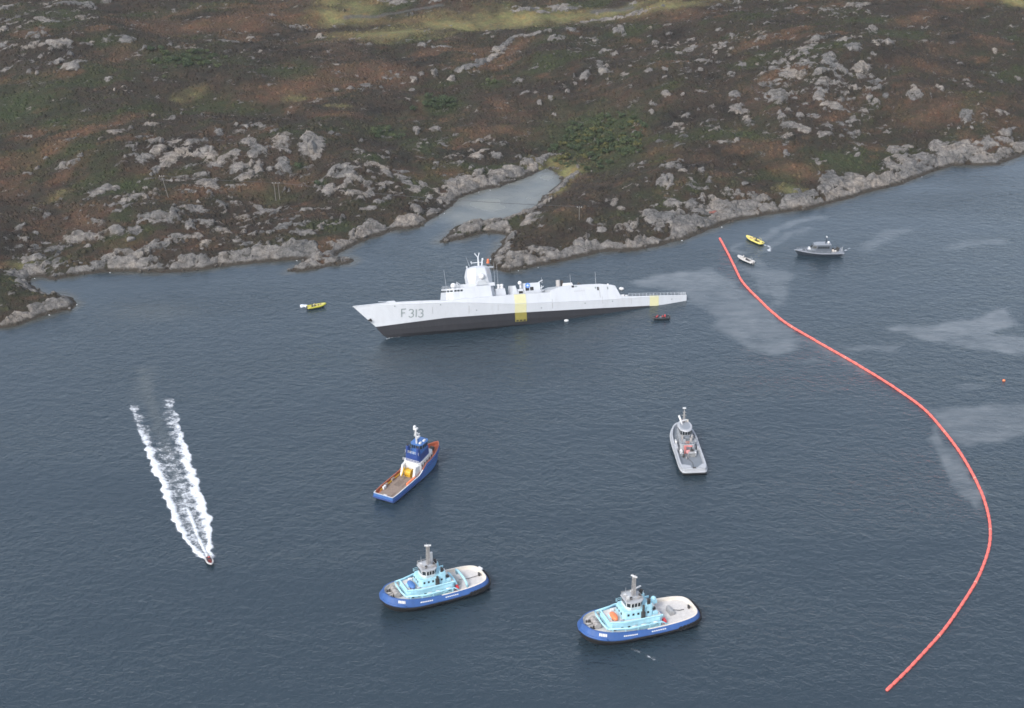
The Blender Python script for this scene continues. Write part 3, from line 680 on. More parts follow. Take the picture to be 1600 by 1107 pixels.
# ------------------------------------------------------------------ boulders and outcrops: pieces of the hillside
rnd = random.Random(11)
def boulder_mesh(seed):
    bm = bmesh.new()
    bmesh.ops.create_icosphere(bm, subdivisions=2, radius=1.0)
    r = random.Random(seed)
    planes = [(Vector((r.gauss(0, 1), r.gauss(0, 1), r.gauss(0.3, 0.8))).normalized(), r.uniform(0.42, 0.8)) for _ in range(11)]
    for v in bm.verts:
        for n, d in planes:
            k = v.co.dot(n)
            if k > d: v.co -= n * (k - d)
        v.co *= 1 + r.uniform(-0.05, 0.05)
    me = bpy.data.meshes.new('boulder')
    bm.to_mesh(me); bm.free()
    me.materials.append(ROCKMAT)
    return me
BOULDERS = [boulder_mesh(s) for s in range(10)]
NB = [0]
def boulder(x, y, sx, sy, sz, sink=0.35, name='boulder'):
    if NB[0] >= 298: return
    NB[0] += 1
    o = bpy.data.objects.new(name, rnd.choice(BOULDERS))
    o.location = (x, y, float(sample(HGT, np.array([x]), np.array([y]))[0]) + sz * (1 - 2 * sink) * 0.5)
    o.rotation_euler = (rnd.uniform(-.25, .25), rnd.uniform(-.25, .25), rnd.uniform(0, 6.28))
    o.scale = (sx, sy, sz)
    COL.objects.link(o)
    o.parent = hill
for (px, py, w, h) in [(237, 273, 5.5, 5), (115, 102, 17, 7), (205, 372, 9, 7), (179, 139, 3, 4), (58, 117, 4, 4), (92, 98, 5, 4), (488, 226, 15, 14), (671, 307, 8, 5), (1163, 287, 7, 3), (1498, 201, 3, 3), (652, 205, 6, 7), (679, 116, 6, 6), (942, 109, 8, 6), (1357, 158, 3, 3), (1326, 157, 4, 3)]:
    g = ground_at(px, py + h * 0.6)
    s = FOC / ((g - [0, 0, CAM_H]) @ _F)
    boulder(g[0], g[1], w / s, w / s * 0.8, h / s * 1.05, 0.2)
for (px, py, rx, ry, an, st) in ROCK_PX:
    if st < 0.85: continue
    for k in range(1 if rx * ry < 60 else 2):
        if rnd.random() < 0.90: continue
        a, q = rnd.uniform(0, 6.28), rnd.uniform(0, 0.75)
        g = ground_at(px + rx * q * math.cos(a), py + ry * q * math.sin(a) + ry * 0.3)
        s = FOC / ((g - [0, 0, CAM_H]) @ _F)
        w = min(rx, 12) * rnd.uniform(0.18, 0.42) / s
        boulder(g[0], g[1], w, w * rnd.uniform(0.6, 1.1), max(0.4, min(ry, 6) * rnd.uniform(0.22, 0.45) / s), 0.25)
_wsh = np.array(_sw)
while NB[0] < 190:
    i = rnd.randrange(2, len(_wsh) - 2)
    p = _wsh[i] + (_wsh[i + 1] - _wsh[i]) * rnd.random()
    p = p + np.array([rnd.gauss(0, 2.5), rnd.gauss(1.5, 2.5)])
    d = sample(SDF, p[:1], p[1:])[0]
    if not -0.4 < d < 7: continue
    w = rnd.uniform(0.5, 1.5)
    boulder(p[0], p[1], w, w * rnd.uniform(.6, 1), w * rnd.uniform(.5, .9), 0.3)

# ------------------------------------------------------------------ heather: one mass of low clumps nobody could count
def clump_template(seed):
    r = np.random.default_rng(seed)
    n = 6
    vs = [(0, 0, 1.0)]
    for z, rad in ((0.72, 0.62), (0.0, 1.0)):
        for j in range(n):
            a = 2 * math.pi * (j + 0.5 * (z > 0)) / n
            k = rad * r.uniform(0.75, 1.2)
            vs.append((math.cos(a) * k, math.sin(a) * k, z + (r.uniform(-.2, .2) if z > 0 else -0.25)))
    fs = [(0, 1 + j, 1 + (j + 1) % n) for j in range(n)]
    for j in range(n):
        fs += [(1 + j, 7 + j, 7 + (j + 1) % n), (1 + j, 7 + (j + 1) % n, 1 + (j + 1) % n)]
    return np.array(vs), np.array(fs)
def scatter(name, N, seed, size, accept, colf):
    r = np.random.default_rng(seed)
    xs, ys = r.uniform(-335, 335, N * 6), r.uniform(555, 1085, N * 6)
    ok = (np.abs(xs) < ys * 0.335 + 8)
    xs, ys = xs[ok], ys[ok]
    ok = accept(xs, ys, r)
    xs, ys = xs[ok][:N], ys[ok][:N]
    zs = sample(HGT, xs, ys)
    cols = np.stack([sample(COLV[..., k], xs, ys) for k in range(3)], -1) * r.uniform(0.72, 1.18, (len(xs), 1))
    cols = colf(cols, r, xs, ys)
    T = [clump_template(s) for s in range(5)]
    nv = len(T[0][0])
    which = r.integers(0, 5, len(xs))
    tv = np.stack([t[0] for t in T])[which]
    a = r.uniform(0, 6.28, len(xs)); s = size[0] + (size[1] - size[0]) * r.random(len(xs)) ** 2
    ca, sa = np.cos(a)[:, None], np.sin(a)[:, None]
    V = np.stack([(tv[..., 0] * ca - tv[..., 1] * sa) * s[:, None] + xs[:, None], (tv[..., 0] * sa + tv[..., 1] * ca) * s[:, None] + ys[:, None], tv[..., 2] * s[:, None] * size[2] + zs[:, None]], -1).reshape(-1, 3)
    Fc = (T[0][1][None] + (np.arange(len(xs)) * nv)[:, None, None]).reshape(-1, 3)
    me = bpy.data.meshes.new(name)
    me.vertices.add(len(V)); me.vertices.foreach_set('co', V.astype(np.float32).ravel())
    me.loops.add(Fc.size); me.loops.foreach_set('vertex_index', Fc.astype(np.int32).ravel())
    me.polygons.add(len(Fc)); me.polygons.foreach_set('loop_start', np.arange(0, Fc.size, 3, dtype=np.int32))
    me.update(calc_edges=True)
    at_ = me.attributes.new('ground_colour', 'FLOAT_COLOR', 'POINT')
    at_.data.foreach_set('color', np.concatenate([np.repeat(cols, nv, 0), np.ones((len(V), 1))], 1).astype(np.float32).ravel())
    o = bpy.data.objects.new(name, me)
    COL.objects.link(o)
    return o
def plant_material():
    m = bpy.data.materials.new('heather_and_bracken')
    m.use_nodes = True
    N, L = m.node_tree.nodes, m.node_tree.links
    p = N['Principled BSDF']; p.inputs['Roughness'].default_value = 0.95; p.inputs['Specular IOR Level'].default_value = 0.1
    ac = N.new('ShaderNodeAttribute'); ac.attribute_name = 'ground_colour'
    tc = N.new('ShaderNodeTexCoord')
    no = N.new('ShaderNodeTexNoise'); no.inputs['Scale'].default_value = 2.2; no.inputs['Detail'].default_value = 5; L.new(tc.outputs['Object'], no.inputs['Vector'])
    mr = N.new('ShaderNodeMapRange'); mr.inputs['From Min'].default_value, mr.inputs['From Max'].default_value, mr.inputs['To Min'].default_value, mr.inputs['To Max'].default_value = 0.3, 0.7, 0.55, 1.45
    L.new(no.outputs['Fac'], mr.inputs['Value'])
    mx = N.new('ShaderNodeMix'); mx.data_type = 'RGBA'; mx.blend_type = 'MULTIPLY'; mx.inputs['Factor'].default_value = 1
    L.new(ac.outputs['Color'], mx.inputs['A']); L.new(mr.outputs[0], mx.inputs['B']); L.new(mx.outputs['Result'], p.inputs['Base Color'])
    return m
PLANT = plant_material()
def acc_heath(x, y, r):
    return (sample(ROCKV, x, y) < 0.33) & (sample(SDF, x, y) > 4) & (sample(GRASS, x, y) < 0.35 + 0.3 * r.random(len(x))) & (sample(GRAVEL, x, y) < 0.2)
heather = scatter('heather', 42000, 5, (0.35, 1.3, 0.75), acc_heath, lambda c, r, x, y: c)
heather.data.materials.append(PLANT)
tag(heather, 'low dark heather and brown bracken clumps covering the hillside', kind='stuff')

# ------------------------------------------------------------------ bushes one can tell apart
def leaf_material(name, c0, c1):
    m = bpy.data.materials.new(name)
    m.use_nodes = True
    N, L = m.node_tree.nodes, m.node_tree.links
    p = N['Principled BSDF']; p.inputs['Roughness'].default_value = 0.8; p.inputs['Specular IOR Level'].default_value = 0.2
    g = N.new('ShaderNodeNewGeometry')
    no = N.new('ShaderNodeTexNoise'); no.inputs['Scale'].default_value = 1.1; no.inputs['Detail'].default_value = 4; L.new(g.outputs['Position'], no.inputs['Vector'])
    mx = N.new('ShaderNodeMix'); mx.data_type = 'RGBA'; mx.inputs['A'].default_value = (*c0, 1); mx.inputs['B'].default_value = (*c1, 1)
    mr = N.new('ShaderNodeMapRange'); mr.inputs['From Min'].default_value, mr.inputs['From Max'].default_value = 0.3, 0.7
    L.new(no.outputs['Fac'], mr.inputs['Value']); L.new(mr.outputs[0], mx.inputs['Factor']); L.new(mx.outputs['Result'], p.inputs['Base Color'])
    return m
LEAFS = [leaf_material('dark_green_leaves', (0.026, 0.041, 0.021), (0.062, 0.082, 0.038)), leaf_material('mid_green_leaves', (0.042, 0.056, 0.025), (0.088, 0.104, 0.045)), leaf_material('olive_leaves', (0.06, 0.062, 0.022), (0.13, 0.12, 0.042))]
BARK = mat('grey_brown_bark', (0.10, 0.085, 0.07), 0.9, var=0.2, vscale=3)
def crown_mesh(seed, leaf, n=170):
    r = random.Random(seed)
    lobes = [(Vector((r.gauss(0, .42), r.gauss(0, .42), r.uniform(.45, .95))), r.uniform(.32, .6)) for _ in range(6)]
    m = MB()
    for i in range(n):
        c, rad = r.choice(lobes)
        d = Vector((r.gauss(0, 1), r.gauss(0, 1), r.gauss(0.35, 1))).normalized()
        p = c + d * rad * r.uniform(0.75, 1.08)
        if p.z < 0.05: p.z = 0.05 + r.random() * .1
        nrm = (d + Vector((r.gauss(0, .4), r.gauss(0, .4), r.gauss(0.2, .4)))).normalized()
        t = nrm.orthogonal().normalized(); t = Matrix.Rotation(r.uniform(0, 6.28), 3, nrm) @ t
        b = nrm.cross(t); s = r.uniform(.10, .2)
        m.add([p - t * s - b * s * .6, p + t * s * .3 - b * s * .9 + nrm * s * .2, p + t * s + b * s * .3, p - t * s * .2 + b * s + nrm * s * .2], [(0, 1, 2, 3)])
    me = bpy.data.meshes.new('crown')
    me.from_pydata(m.v, [], m.f); me.materials.append(leaf); me.update()
    return me
CROWNS = [[crown_mesh(100 * k + s, LEAFS[k]) for s in range(5)] for k in range(3)]
def stem_mesh(seed):
    r = random.Random(seed); m = MB()
    m.tube([(0, 0, -0.15), (r.uniform(-.05, .05), r.uniform(-.05, .05), 0.35), (r.uniform(-.1, .1), r.uniform(-.1, .1), 0.7)], 0.07, 6, 0, 0.03)
    for k in range(4):
        a = r.uniform(0, 6.28)
        m.tube([(0, 0, 0.2 + .08 * k), (math.cos(a) * .25, math.sin(a) * .25, .5 + .08 * k), (math.cos(a) * .45, math.sin(a) * .45, .75 + .07 * k)], 0.035, 5, 0, 0.012)
    me = bpy.data.meshes.new('trunk'); me.from_pydata(m.v, [], m.f); me.materials.append(BARK); me.update(); return me
STEMS = [stem_mesh(s) for s in range(4)]
def bush(px, py, w, kind, label, group):
    g = ground_at(px, py)
    s = FOC / ((g - [0, 0, CAM_H]) @ _F)
    z = float(sample(HGT, g[:1], g[1:2])[0]) - 0.1
    root = empty('bush', (g[0], g[1], z), rnd.uniform(0, 6.28), label, 'bush', group)
    k = w / s
    c = bpy.data.objects.new('crown', rnd.choice(CROWNS[kind])); t = bpy.data.objects.new('trunk', rnd.choice(STEMS))
    for o in (c, t):
        o.parent = root; COL.objects.link(o)
        o.scale = (k, k * rnd.uniform(.8, 1.1), k * rnd.uniform(.62, .85))
for i in range(150):
    for _ in range(40):
        a, q = rnd.uniform(0, 6.28), math.sqrt(rnd.random())
        px, py = 932 + 76 * q * math.cos(a) + (225 - (225 + 38 * q * math.sin(a))) * 0.6, 224 + 43 * q * math.sin(a)
        if not (py > 262 and px < 905): break
    bush(px, py, rnd.uniform(3, 8), rnd.choice([0, 0, 0, 1, 2]), 'rounded green bush in the bushy valley above the head of the inlet', 'bushes in the valley above the inlet')
for i in range(16):
    bush(690 + rnd.gauss(0, 16), 162 + rnd.gauss(0, 5), rnd.uniform(5, 9), 0, 'dark green bush in the small thicket on brown heath above the frigate mast', 'bushes in the thicket amid the heath')
for i in range(36):
    bush(295 + rnd.gauss(0, 34), 95 + rnd.gauss(0, 8), rnd.uniform(4, 8), rnd.choice([0, 0, 1]), 'dark green bush in the thicket on the upper slope at the left', 'bushes in the upper left thicket')
for i in range(10):
    bush(600 + rnd.gauss(0, 12), 210 + rnd.gauss(0, 5), rnd.uniform(5, 8), rnd.choice([0, 1]), 'green bush in the loose clump above the rocky knoll left of the inlet', 'bushes above the rocky knoll')
bush(466, 262, 8, 0, 'lone dark green bush beside the tall pale rock face left of the inlet', 'lone bushes on the heath')
bush(497, 290, 7, 0, 'lone dark green bush at the left foot of the rocky knoll', 'lone bushes on the heath')
bush(770, 131, 9, 1, 'lone bright green bush on the open heath right of the small thicket', 'lone bushes on the heath')

# ------------------------------------------------------------------ the sea
WX = axis(-250, 300, 1.6, -2200, 2200, 1.22)
WY = axis(322, 800, 1.6, -1200, 2800, 1.22)
AX, AY = np.meshgrid(WX, WY)
def px_poly(pts):
    return [tuple(at(x, y)[:2]) for x, y in pts]
wx_, wy_ = AX + fbm(AX, AY, 22, 4, 201, .6) * 6, AY + fbm(AX, AY, 22, 4, 207, .6) * 6
SL = np.zeros(AX.shape)
for pts, val, soft in [
    ([(985,440),(1020,428),(1060,422),(1110,424),(1135,432),(1150,445),(1175,465),(1200,480),(1230,510),(1252,545),(1215,553),(1170,548),(1150,535),(1125,515),(1125,500),(1090,480),(1075,470),(1060,455),(1030,452),(1000,450)], .9, 4),
    ([(1185,395),(1200,420),(1242,426),(1236,455),(1222,482),(1208,478),(1203,450),(1183,430)], .7, 4),
    ([(1385,515),(1440,508),(1520,500),(1580,482),(1588,508),(1545,518),(1600,530),(1640,545),(1600,549),(1500,543),(1430,530)], 1.0, 3),
    ([(1445,637),(1520,637),(1600,629),(1700,640),(1660,672),(1600,680),(1530,690),(1510,702),(1475,672)], .85, 3),
    ([(1466,670),(1490,700),(1515,735),(1535,775),(1543,803),(1520,785),(1500,770),(1480,735),(1468,700)], 1.0, 2),
    ([(1310,545),(1380,537),(1410,541),(1400,547),(1330,549)], .7, 3),
    ([(1240,520),(1300,548),(1360,585),(1345,585),(1290,556),(1245,530)], .7, 2),
    ([(1235,562),(1265,558),(1290,563),(1265,567)], .5, 2)]:
    SL = np.maximum(SL, val * sstep(-soft * .6, soft * .6, poly_sdf(wx_, wy_, px_poly(pts))))
# thin wisps of sheen off the right shore
for pts, w, val in [([(1190,375),(1215,362),(1250,345),(1280,338)], 2.5, .7), ([(1190,395),(1200,385),(1230,372),(1270,360)], 2, .6), ([(1155,378),(1150,390),(1165,395)], 1.5, .6), ([(1350,385),(1385,372),(1420,360)], 3, .5), ([(1480,390),(1530,380),(1560,375)], 2.5, .5), ([(1170,420),(1185,425),(1190,440),(1200,455)], 2.5, .7), ([(1500,610),(1525,606)], 2, .4)]:
    SL = np.maximum(SL, val * sstep(w * 1.8, w * 0.2, line_dist(wx_, wy_, px_poly(pts))))
SL = np.clip(SL * (0.75 + 0.75 * fbm(AX, AY, 12, 4, 211, 0.65)), 0, 1)
ML = np.zeros(AX.shape)
for (px, py, rx, ry, st) in [(762, 322, 46, 17, 1), (830, 292, 30, 12, .55), (720, 335, 36, 14, .6), (855, 278, 20, 12, .7), (790, 312, 50, 20, .6), (240, 488, 60, 14, .15), (225, 600, 12, 26, .13)]:
    c = at(px, py); s = FOC / ((c - [0, 0, CAM_H]) @ _F); k = (CAM_H / np.linalg.norm(c - [0, 0, CAM_H]))
    ML = np.maximum(ML, st * np.exp(-(((AX - c[0]) * s / rx) ** 2 + ((AY - c[1]) * s * k / ry) ** 2)))
ML = np.maximum(ML, .55 * sstep(-6, 5, poly_sdf(AX, AY, px_poly([(705, 338), (745, 302), (838, 273), (855, 266), (877, 280), (842, 317), (800, 338), (722, 350)]))))
# aerated water along the speedboat's track
WAKE = [(318, 858), (312, 845), (297, 805), (281, 760), (265, 715), (250, 670), (238, 635), (228, 605), (222, 580)]
wk = line_dist(AX, AY, px_poly(WAKE))
ML = np.maximum(ML, 0.17 * sstep(3.2, 0.3, wk + fbm(AX, AY, 7, 2, 221) * 2))
ML = ML * (0.85 + 0.5 * fbm(AX, AY, 14, 3, 231))
CALM = np.zeros(AX.shape)
_ds = -poly_sdf(AX, AY, SHORE)
CALM = np.clip(sstep(34, 4, _ds) + 0.5 * fbm(AX, AY, 90, 3, 241), 0, 1)
SHAL = sstep(5.0, 0.0, _ds + fbm(AX, AY, 8, 3, 251) * 3)
me, _ = grid_mesh('sea', AX, AY, np.zeros(AX.shape))
for nm, A in (('oil_film_sheen', SL), ('milky', ML), ('calm', CALM), ('shallow', SHAL)): vattr(me, nm, A)
sea = bpy.data.objects.new('sea', me)
COL.objects.link(sea)
tag(sea, 'grey blue rippled sea with paler streaks of oil sheen', kind='structure')

def sea_material():
    m = bpy.data.materials.new('rippled_sea_water')
    m.use_nodes = True
    N, L = m.node_tree.nodes, m.node_tree.links
    p = N['Principled BSDF']
    p.inputs['IOR'].default_value = 1.333; p.inputs['Specular IOR Level'].default_value = 1.0
    tc = N.new('ShaderNodeTexCoord')
    def att(n):
        a = N.new('ShaderNodeAttribute'); a.attribute_name = n; return a.outputs['Fac']
    def mapping(rz, sx, sy):
        k = N.new('ShaderNodeMapping'); k.inputs['Rotation'].default_value = (0, 0, rz); k.inputs['Scale'].default_value = (sx, sy, 1); L.new(tc.outputs['Object'], k.inputs['Vector']); return k.outputs[0]
    def noise(vec, sc, det, ro):
        n = N.new('ShaderNodeTexNoise'); n.inputs['Scale'].default_value = sc; n.inputs['Detail'].default_value = det; n.inputs['Roughness'].default_value = ro
        n.inputs['Distortion'].default_value = 0.3
        L.new(vec, n.inputs['Vector']); return n.outputs['Fac']
    def mth(op, a, b, c=None):
        q = N.new('ShaderNodeMath'); q.operation = op
        for i, v in enumerate((a, b, c)):
            if v is None: continue
            if isinstance(v, (int, float)): q.inputs[i].default_value = v
            else: L.new(v, q.inputs[i])
        return q.outputs[0]
    def mixc(f, a, b):
        q = N.new('ShaderNodeMix'); q.data_type = 'RGBA'
        L.new(f, q.inputs['Factor'])
        for k, v in (('A', a), ('B', b)):
            if isinstance(v, tuple): q.inputs[k].default_value = (*v, 1)
            else: L.new(v, q.inputs[k])
        return q.outputs['Result']
    big = noise(mapping(0.3, 0.012, 0.02), 1, 3, 0.6)
    c = mixc(big, (0.0155, 0.029, 0.040), (0.021, 0.036, 0.048))
    c = mixc(att('shallow'), c, (0.050, 0.052, 0.045))
    c = mixc(att('milky'), c, (0.225, 0.228, 0.20))
    stk = N.new('ShaderNodeMapRange'); stk.inputs['From Min'].default_value, stk.inputs['From Max'].default_value, stk.inputs['To Min'].default_value = 0.36, 0.58, 0.55
    L.new(noise(mapping(0.35, 0.05, 0.30), 1.0, 6, 0.7), stk.inputs['Value'])
    sheen_tint = mth('MULTIPLY', att('oil_film_sheen'), stk.outputs[0])
    c = mixc(mth('MULTIPLY', sheen_tint, 0.9), c, (0.150, 0.165, 0.175))  # paler sky reflection of the smoother slick, put into the base colour
    L.new(c, p.inputs['Base Color'])
    w1 = noise(mapping(0.30, 0.28, 0.36), 1.0, 4, 0.62)
    w2 = noise(mapping(-0.35, 0.09, 0.12), 1.0, 2, 0.5)
    w3 = noise(mapping(0.1, 0.75, 0.9), 1.0, 3, 0.6)
    h = mth('MULTIPLY_ADD', w2, 0.55, w1)
    h = mth('MULTIPLY_ADD', w3, 0.42, h)
    bp = N.new('ShaderNodeBump'); bp.inputs['Distance'].default_value = 0.54
    st = mth('MULTIPLY_ADD', att('oil_film_sheen'), -0.45, 0.85)
    st = mth('MULTIPLY_ADD', att('calm'), -0.30, st)
    lane = N.new('ShaderNodeMapRange'); lane.inputs['From Min'].default_value, lane.inputs['From Max'].default_value, lane.inputs['To Min'].default_value, lane.inputs['To Max'].default_value = 0.36, 0.64, 0.50, 1.25
    L.new(noise(mapping(0.25, 0.007, 0.022), 1.0, 4, 0.6), lane.inputs['Value'])
    st = mth('MULTIPLY', st, lane.outputs[0])
    st = mth('MAXIMUM', st, 0.15)
    L.new(st, bp.inputs['Strength'])
    L.new(h, bp.inputs['Height']); L.new(bp.outputs[0], p.inputs['Normal'])
    L.new(mth('MULTIPLY_ADD', att('milky'), 0.3, 0.10), p.inputs['Roughness'])
    return m
sea.data.materials.append(sea_material())
#PART2
# ------------------------------------------------------------------ the frigate
def itp(pts):
    xs, ys = [p[0] for p in pts], [p[1] for p in pts]
    return lambda u: float(np.interp(u, xs, ys))
fz_boot = itp([(0, -.15), (11.5, -.4), (39, .3), (73, 1.0), (99, 1.1), (114, .3), (125.5, -.4)])
fy_boot = itp([(0, 6.4), (10, 6.8), (25, 7.1), (60, 7.4), (80, 7.1), (90, 6.6), (100, 5.4), (108, 4.1), (116, 2.6), (121, 1.4), (124, .5), (125.5, 0.04)])
fz_kn = itp([(0, 2.85), (20, 3.2), (28, 3.35), (39, 3.4), (73, 4.5), (88, 6.0), (99, 6.9), (108, 7.15), (114, 7.5), (134, 7.75)])
fy_kn = itp([(0, 7.1), (20, 7.7), (30, 7.9), (73, 8.3), (90, 8.2), (99, 7.7), (108, 6.6), (116, 5.0), (123, 3.2), (129, 1.5), (133.6, 0.04)])
fz_top = itp([(0, 2.9), (28.3, 4.2), (28.31, 4.25), (29.2, 6.4), (30.2, 8.6), (31.5, 9.0), (36.2, 9.7), (48.2, 10.0), (53, 9.75), (57.2, 8.6), (57.3, 7.9), (72.5, 8.05), (97.3, 7.65), (99, 7.6), (106, 7.9), (114, 8.15), (121, 8.2), (134, 7.8)])
fy_top = itp([(0, 7.1), (20, 7.68), (28.3, 7.75), (30.2, 7.0), (48, 6.9), (57.3, 7.3), (73, 7.75), (90, 7.85), (97, 7.6), (99, 7.5), (108, 6.6), (116, 5.05), (123, 3.3), (129, 1.6), (134, 0.04)])
def yb_scaled(u, ustem, k):
    return fy_boot(u * 125.5 / ustem) * k
LEVELS = [('keel', 120.5, lambda u: 0.02 + 0.0 * u, lambda u: -5.0 + 3.2 * float(np.clip((18 - u) / 18, 0, 1)) ** 1.5),
          ('bilge', 121.5, lambda u: yb_scaled(u, 121.5, .60), lambda u: -4.8 + 3.3 * float(np.clip((18 - u) / 18, 0, 1)) ** 1.5),
          ('turn', 123.0, lambda u: yb_scaled(u, 123.0, .88), lambda u: -3.7 + 2.6 * float(np.clip((18 - u) / 18, 0, 1)) ** 1.5),
          ('low', 124.4, lambda u: yb_scaled(u, 124.4, .97), lambda u: -1.9 + 1.2 * float(np.clip((18 - u) / 18, 0, 1)) ** 1.5 + 0.3 * fz_boot(u)),
          ('boot', 125.5, fy_boot, fz_boot), ('knuckle', 133.6, fy_kn, fz_kn), ('top', 134.0, fy_top, fz_top)]
U_ST = sorted(set([0, 3, 6, 11, 16, 20, 24, 28.3, 28.32, 29.2, 30.2, 31.5, 36.2, 42, 48.2, 53, 57.2, 57.3, 62, 67.5, 72.5, 78, 84, 90, 94, 97.3, 99, 103, 106, 110, 114, 117, 120, 122.5, 125, 127, 129, 131, 132.6, 133.6, 134]))
FR_LOC = (67.4911391, 599.60367053, -3.14053378)
FR_M = Matrix(((-0.9488273, 0.3075788, -0.0715678), (-0.309484, -0.860589, 0.4044827), (0.0628199, 0.4059333, 0.9117411)))

def hull_side_y(u, z):
    zb, zk, zt = fz_boot(u), fz_kn(u), fz_top(u)
    if z < zb:
        lv = sorted([(L[3](u), L[2](u)) for L in LEVELS[1:5]])
        return float(np.interp(z, [a for a, b in lv], [b for a, b in lv]))
    return float(np.interp(z, [zb, zk, max(zt, zk + .01)], [fy_boot(min(u, 125.5)), fy_kn(u), fy_top(u)]))

frig = empty('frigate', FR_LOC, 0, 'large pale grey warship listing by the rocky shore, with F313 on its bow', 'warship')
frig.rotation_euler = FR_M.to_euler()

def hull_mesh(l0, l1, name, material, close_bottom=False, close_top=False):
    m = MB()
    rows = LEVELS[l0:l1 + 1]
    grid = {}
    for sgn in (1, -1):
        vs = []
        for (nm, us, fy, fz) in rows:
            for u in U_ST:
                uu = u * us / 134.0
                vs.append((uu, sgn * fy(uu), fz(uu)))
        n = len(U_ST)
        fs = []
        for r in range(len(rows) - 1):
            for i in range(n - 1):
                q = (r * n + i, r * n + i + 1, (r + 1) * n + i + 1, (r + 1) * n + i)
                fs.append(q if sgn < 0 else q[::-1])
        m.add(vs, fs)
    # transom
    for (a, b) in zip(rows[:-1], rows[1:]):
        m.add([(0, a[2](0), a[3](0)), (0, -a[2](0), a[3](0)), (0, -b[2](0), b[3](0)), (0, b[2](0), b[3](0))], [(0, 1, 2, 3)])
    if close_top:
        t = rows[-1]
        vs = []
        for u in U_ST:
            uu = u * t[1] / 134.0
            vs += [(uu, t[2](uu), t[3](uu)), (uu, 0, t[3](uu) + 0.12), (uu, -t[2](uu), t[3](uu))]
        fs = []
        for i in range(len(U_ST) - 1):
            for k in (0, 1):
                fs.append((3 * i + k, 3 * i + 3 + k, 3 * i + 4 + k, 3 * i + 1 + k)[::-1])
        m.add(vs, fs, 1)
    return m.build(name, material, frig)
hull_mesh(4, 6, 'hull', [M['navy_white'], M['navy_deck']], close_top=True)
hull_mesh(0, 4, 'underwater_hull', M['antifoul'])
# a thin raised tube follows the knuckle, where the sides change slope
m = MB()
for sgn in (1, -1):
    m.tube([(u, sgn * (fy_kn(u) + .02), fz_kn(u)) for u in U_ST if 3 <= u <= 128], 0.07, 5)
m.build('rubbing_strake', M['navy_white'], frig)

def side_patch(name, material, u0, u1, zf0, zf1, nu=3, nz=6, off=0.05, sgn=1):
    vs, fs = [], []
    for i in range(nu + 1):
        u = u0 + (u1 - u0) * i / nu
        a, b = zf0(u), zf1(u)
        zs = sorted(set([a + (b - a) * j / nz for j in range(nz + 1)]))
        for z in zs:
            vs.append((u, sgn * (hull_side_y(u, z) + off), z))
    for i in range(nu):
        for j in range(nz):
            q = (i * (nz + 1) + j, (i + 1) * (nz + 1) + j, (i + 1) * (nz + 1) + j + 1, i * (nz + 1) + j + 1)
            fs.append(q[::-1] if sgn > 0 else q)
    m = MB(); m.add(vs, fs)
    return m.build(name, material, frig)
side_patch('yellow_band', M['pale_yellow'], 67.6, 72.3, lambda u: fz_boot(u) + .02, lambda u: fz_top(u) - .03, nz=8)
side_patch('lower_yellow_band', M['dull_yellow'], 67.5, 72.2, lambda u: -2.5, lambda u: fz_boot(u))
for k in range(3):
    side_patch('draught_mark', M['black'], 67.9 + k * 1.45, 68.9 + k * 1.45, lambda u: -2.35, lambda u: -1.85, 1, 1, 0.09)
side_patch('aft_yellow_band', M['pale_yellow'], 12.2, 16.1, lambda u: fz_boot(u) - .2, lambda u: fz_top(u) - .03, nz=8)

def stroke_mark(pts_uz, w=0.34, closed=False):
    """a painted stroke following the hull side"""
    P = [Vector((p[0], p[1])) for p in pts_uz]
    vs, fs = [], []
    for i, p in enumerate(P):
        t = (P[min(i + 1, len(P) - 1)] - P[max(i - 1, 0)]).normalized()
        nrm = Vector((-t.y, t.x)) * w / 2
        for q in (p + nrm, p - nrm):
            vs.append((q.x, hull_side_y(q.x, q.y) + 0.06, q.y))
    for i in range(len(P) - 1):
        fs.append((2 * i, 2 * i + 1, 2 * i + 3, 2 * i + 2))
    return vs, fs
def character(u0, zc, strokes, h=2.95, w=1.65):
    m = MB()
    for st in strokes:
        m.add(*stroke_mark([(u0 - x * w, zc + (y - .5) * h) for x, y in st]))
    m.build('hull_number_character', M['num'], frig)
def arc(cx, cy, rx, ry, a0, a1, n=10):
    return [(cx + rx * math.cos(R(a0 + (a1 - a0) * i / n)), cy + ry * math.sin(R(a0 + (a1 - a0) * i / n))) for i in range(n + 1)]
THREE = [arc(.45, .75, .50, .25, 155, -90), arc(.45, .25, .55, .26, 90, -155)]
def zc_at(u): return 3.75 + (u - 112) * 0.06
character(116.1, zc_at(116) + .1, [[(0, 0), (0, .5), (0, 1)], [(-.05, 1), (.5, 1), (1.0, 1)], [(0, .52), (.4, .52), (.8, .52)]])
character(113.3, zc_at(113), THREE)
character(110.9, zc_at(111), [[(.15, 0), (.15, .5), (.15, 1)]])
character(109.7, zc_at(109), THREE)
# anchor pocket at the stem, scuttles along the side
m = MB()
m.tube([(127.3, .35, 2.5), (128.3, 0.9, 2.3), (127.0, 1.35, 2.1)], 0.42, 7, 0, 0.25)
m.tube([(127.6, .9, 2.9), (127.4, 1.0, 1.5)], 0.18, 6)
m.build('anchor', M['black'], frig)
for (u, z) in [(118.6, 6.9), (101.5, 6.2), (87.5, 3.1), (61.5, 2.1), (43.5, 2.6), (32.0, 2.6), (6.5, 1.6)]:
    side_patch('hull_opening', M['num'], u - .22, u + .22, lambda uu: z - .22, lambda uu: z + .22, 1, 1, 0.07)
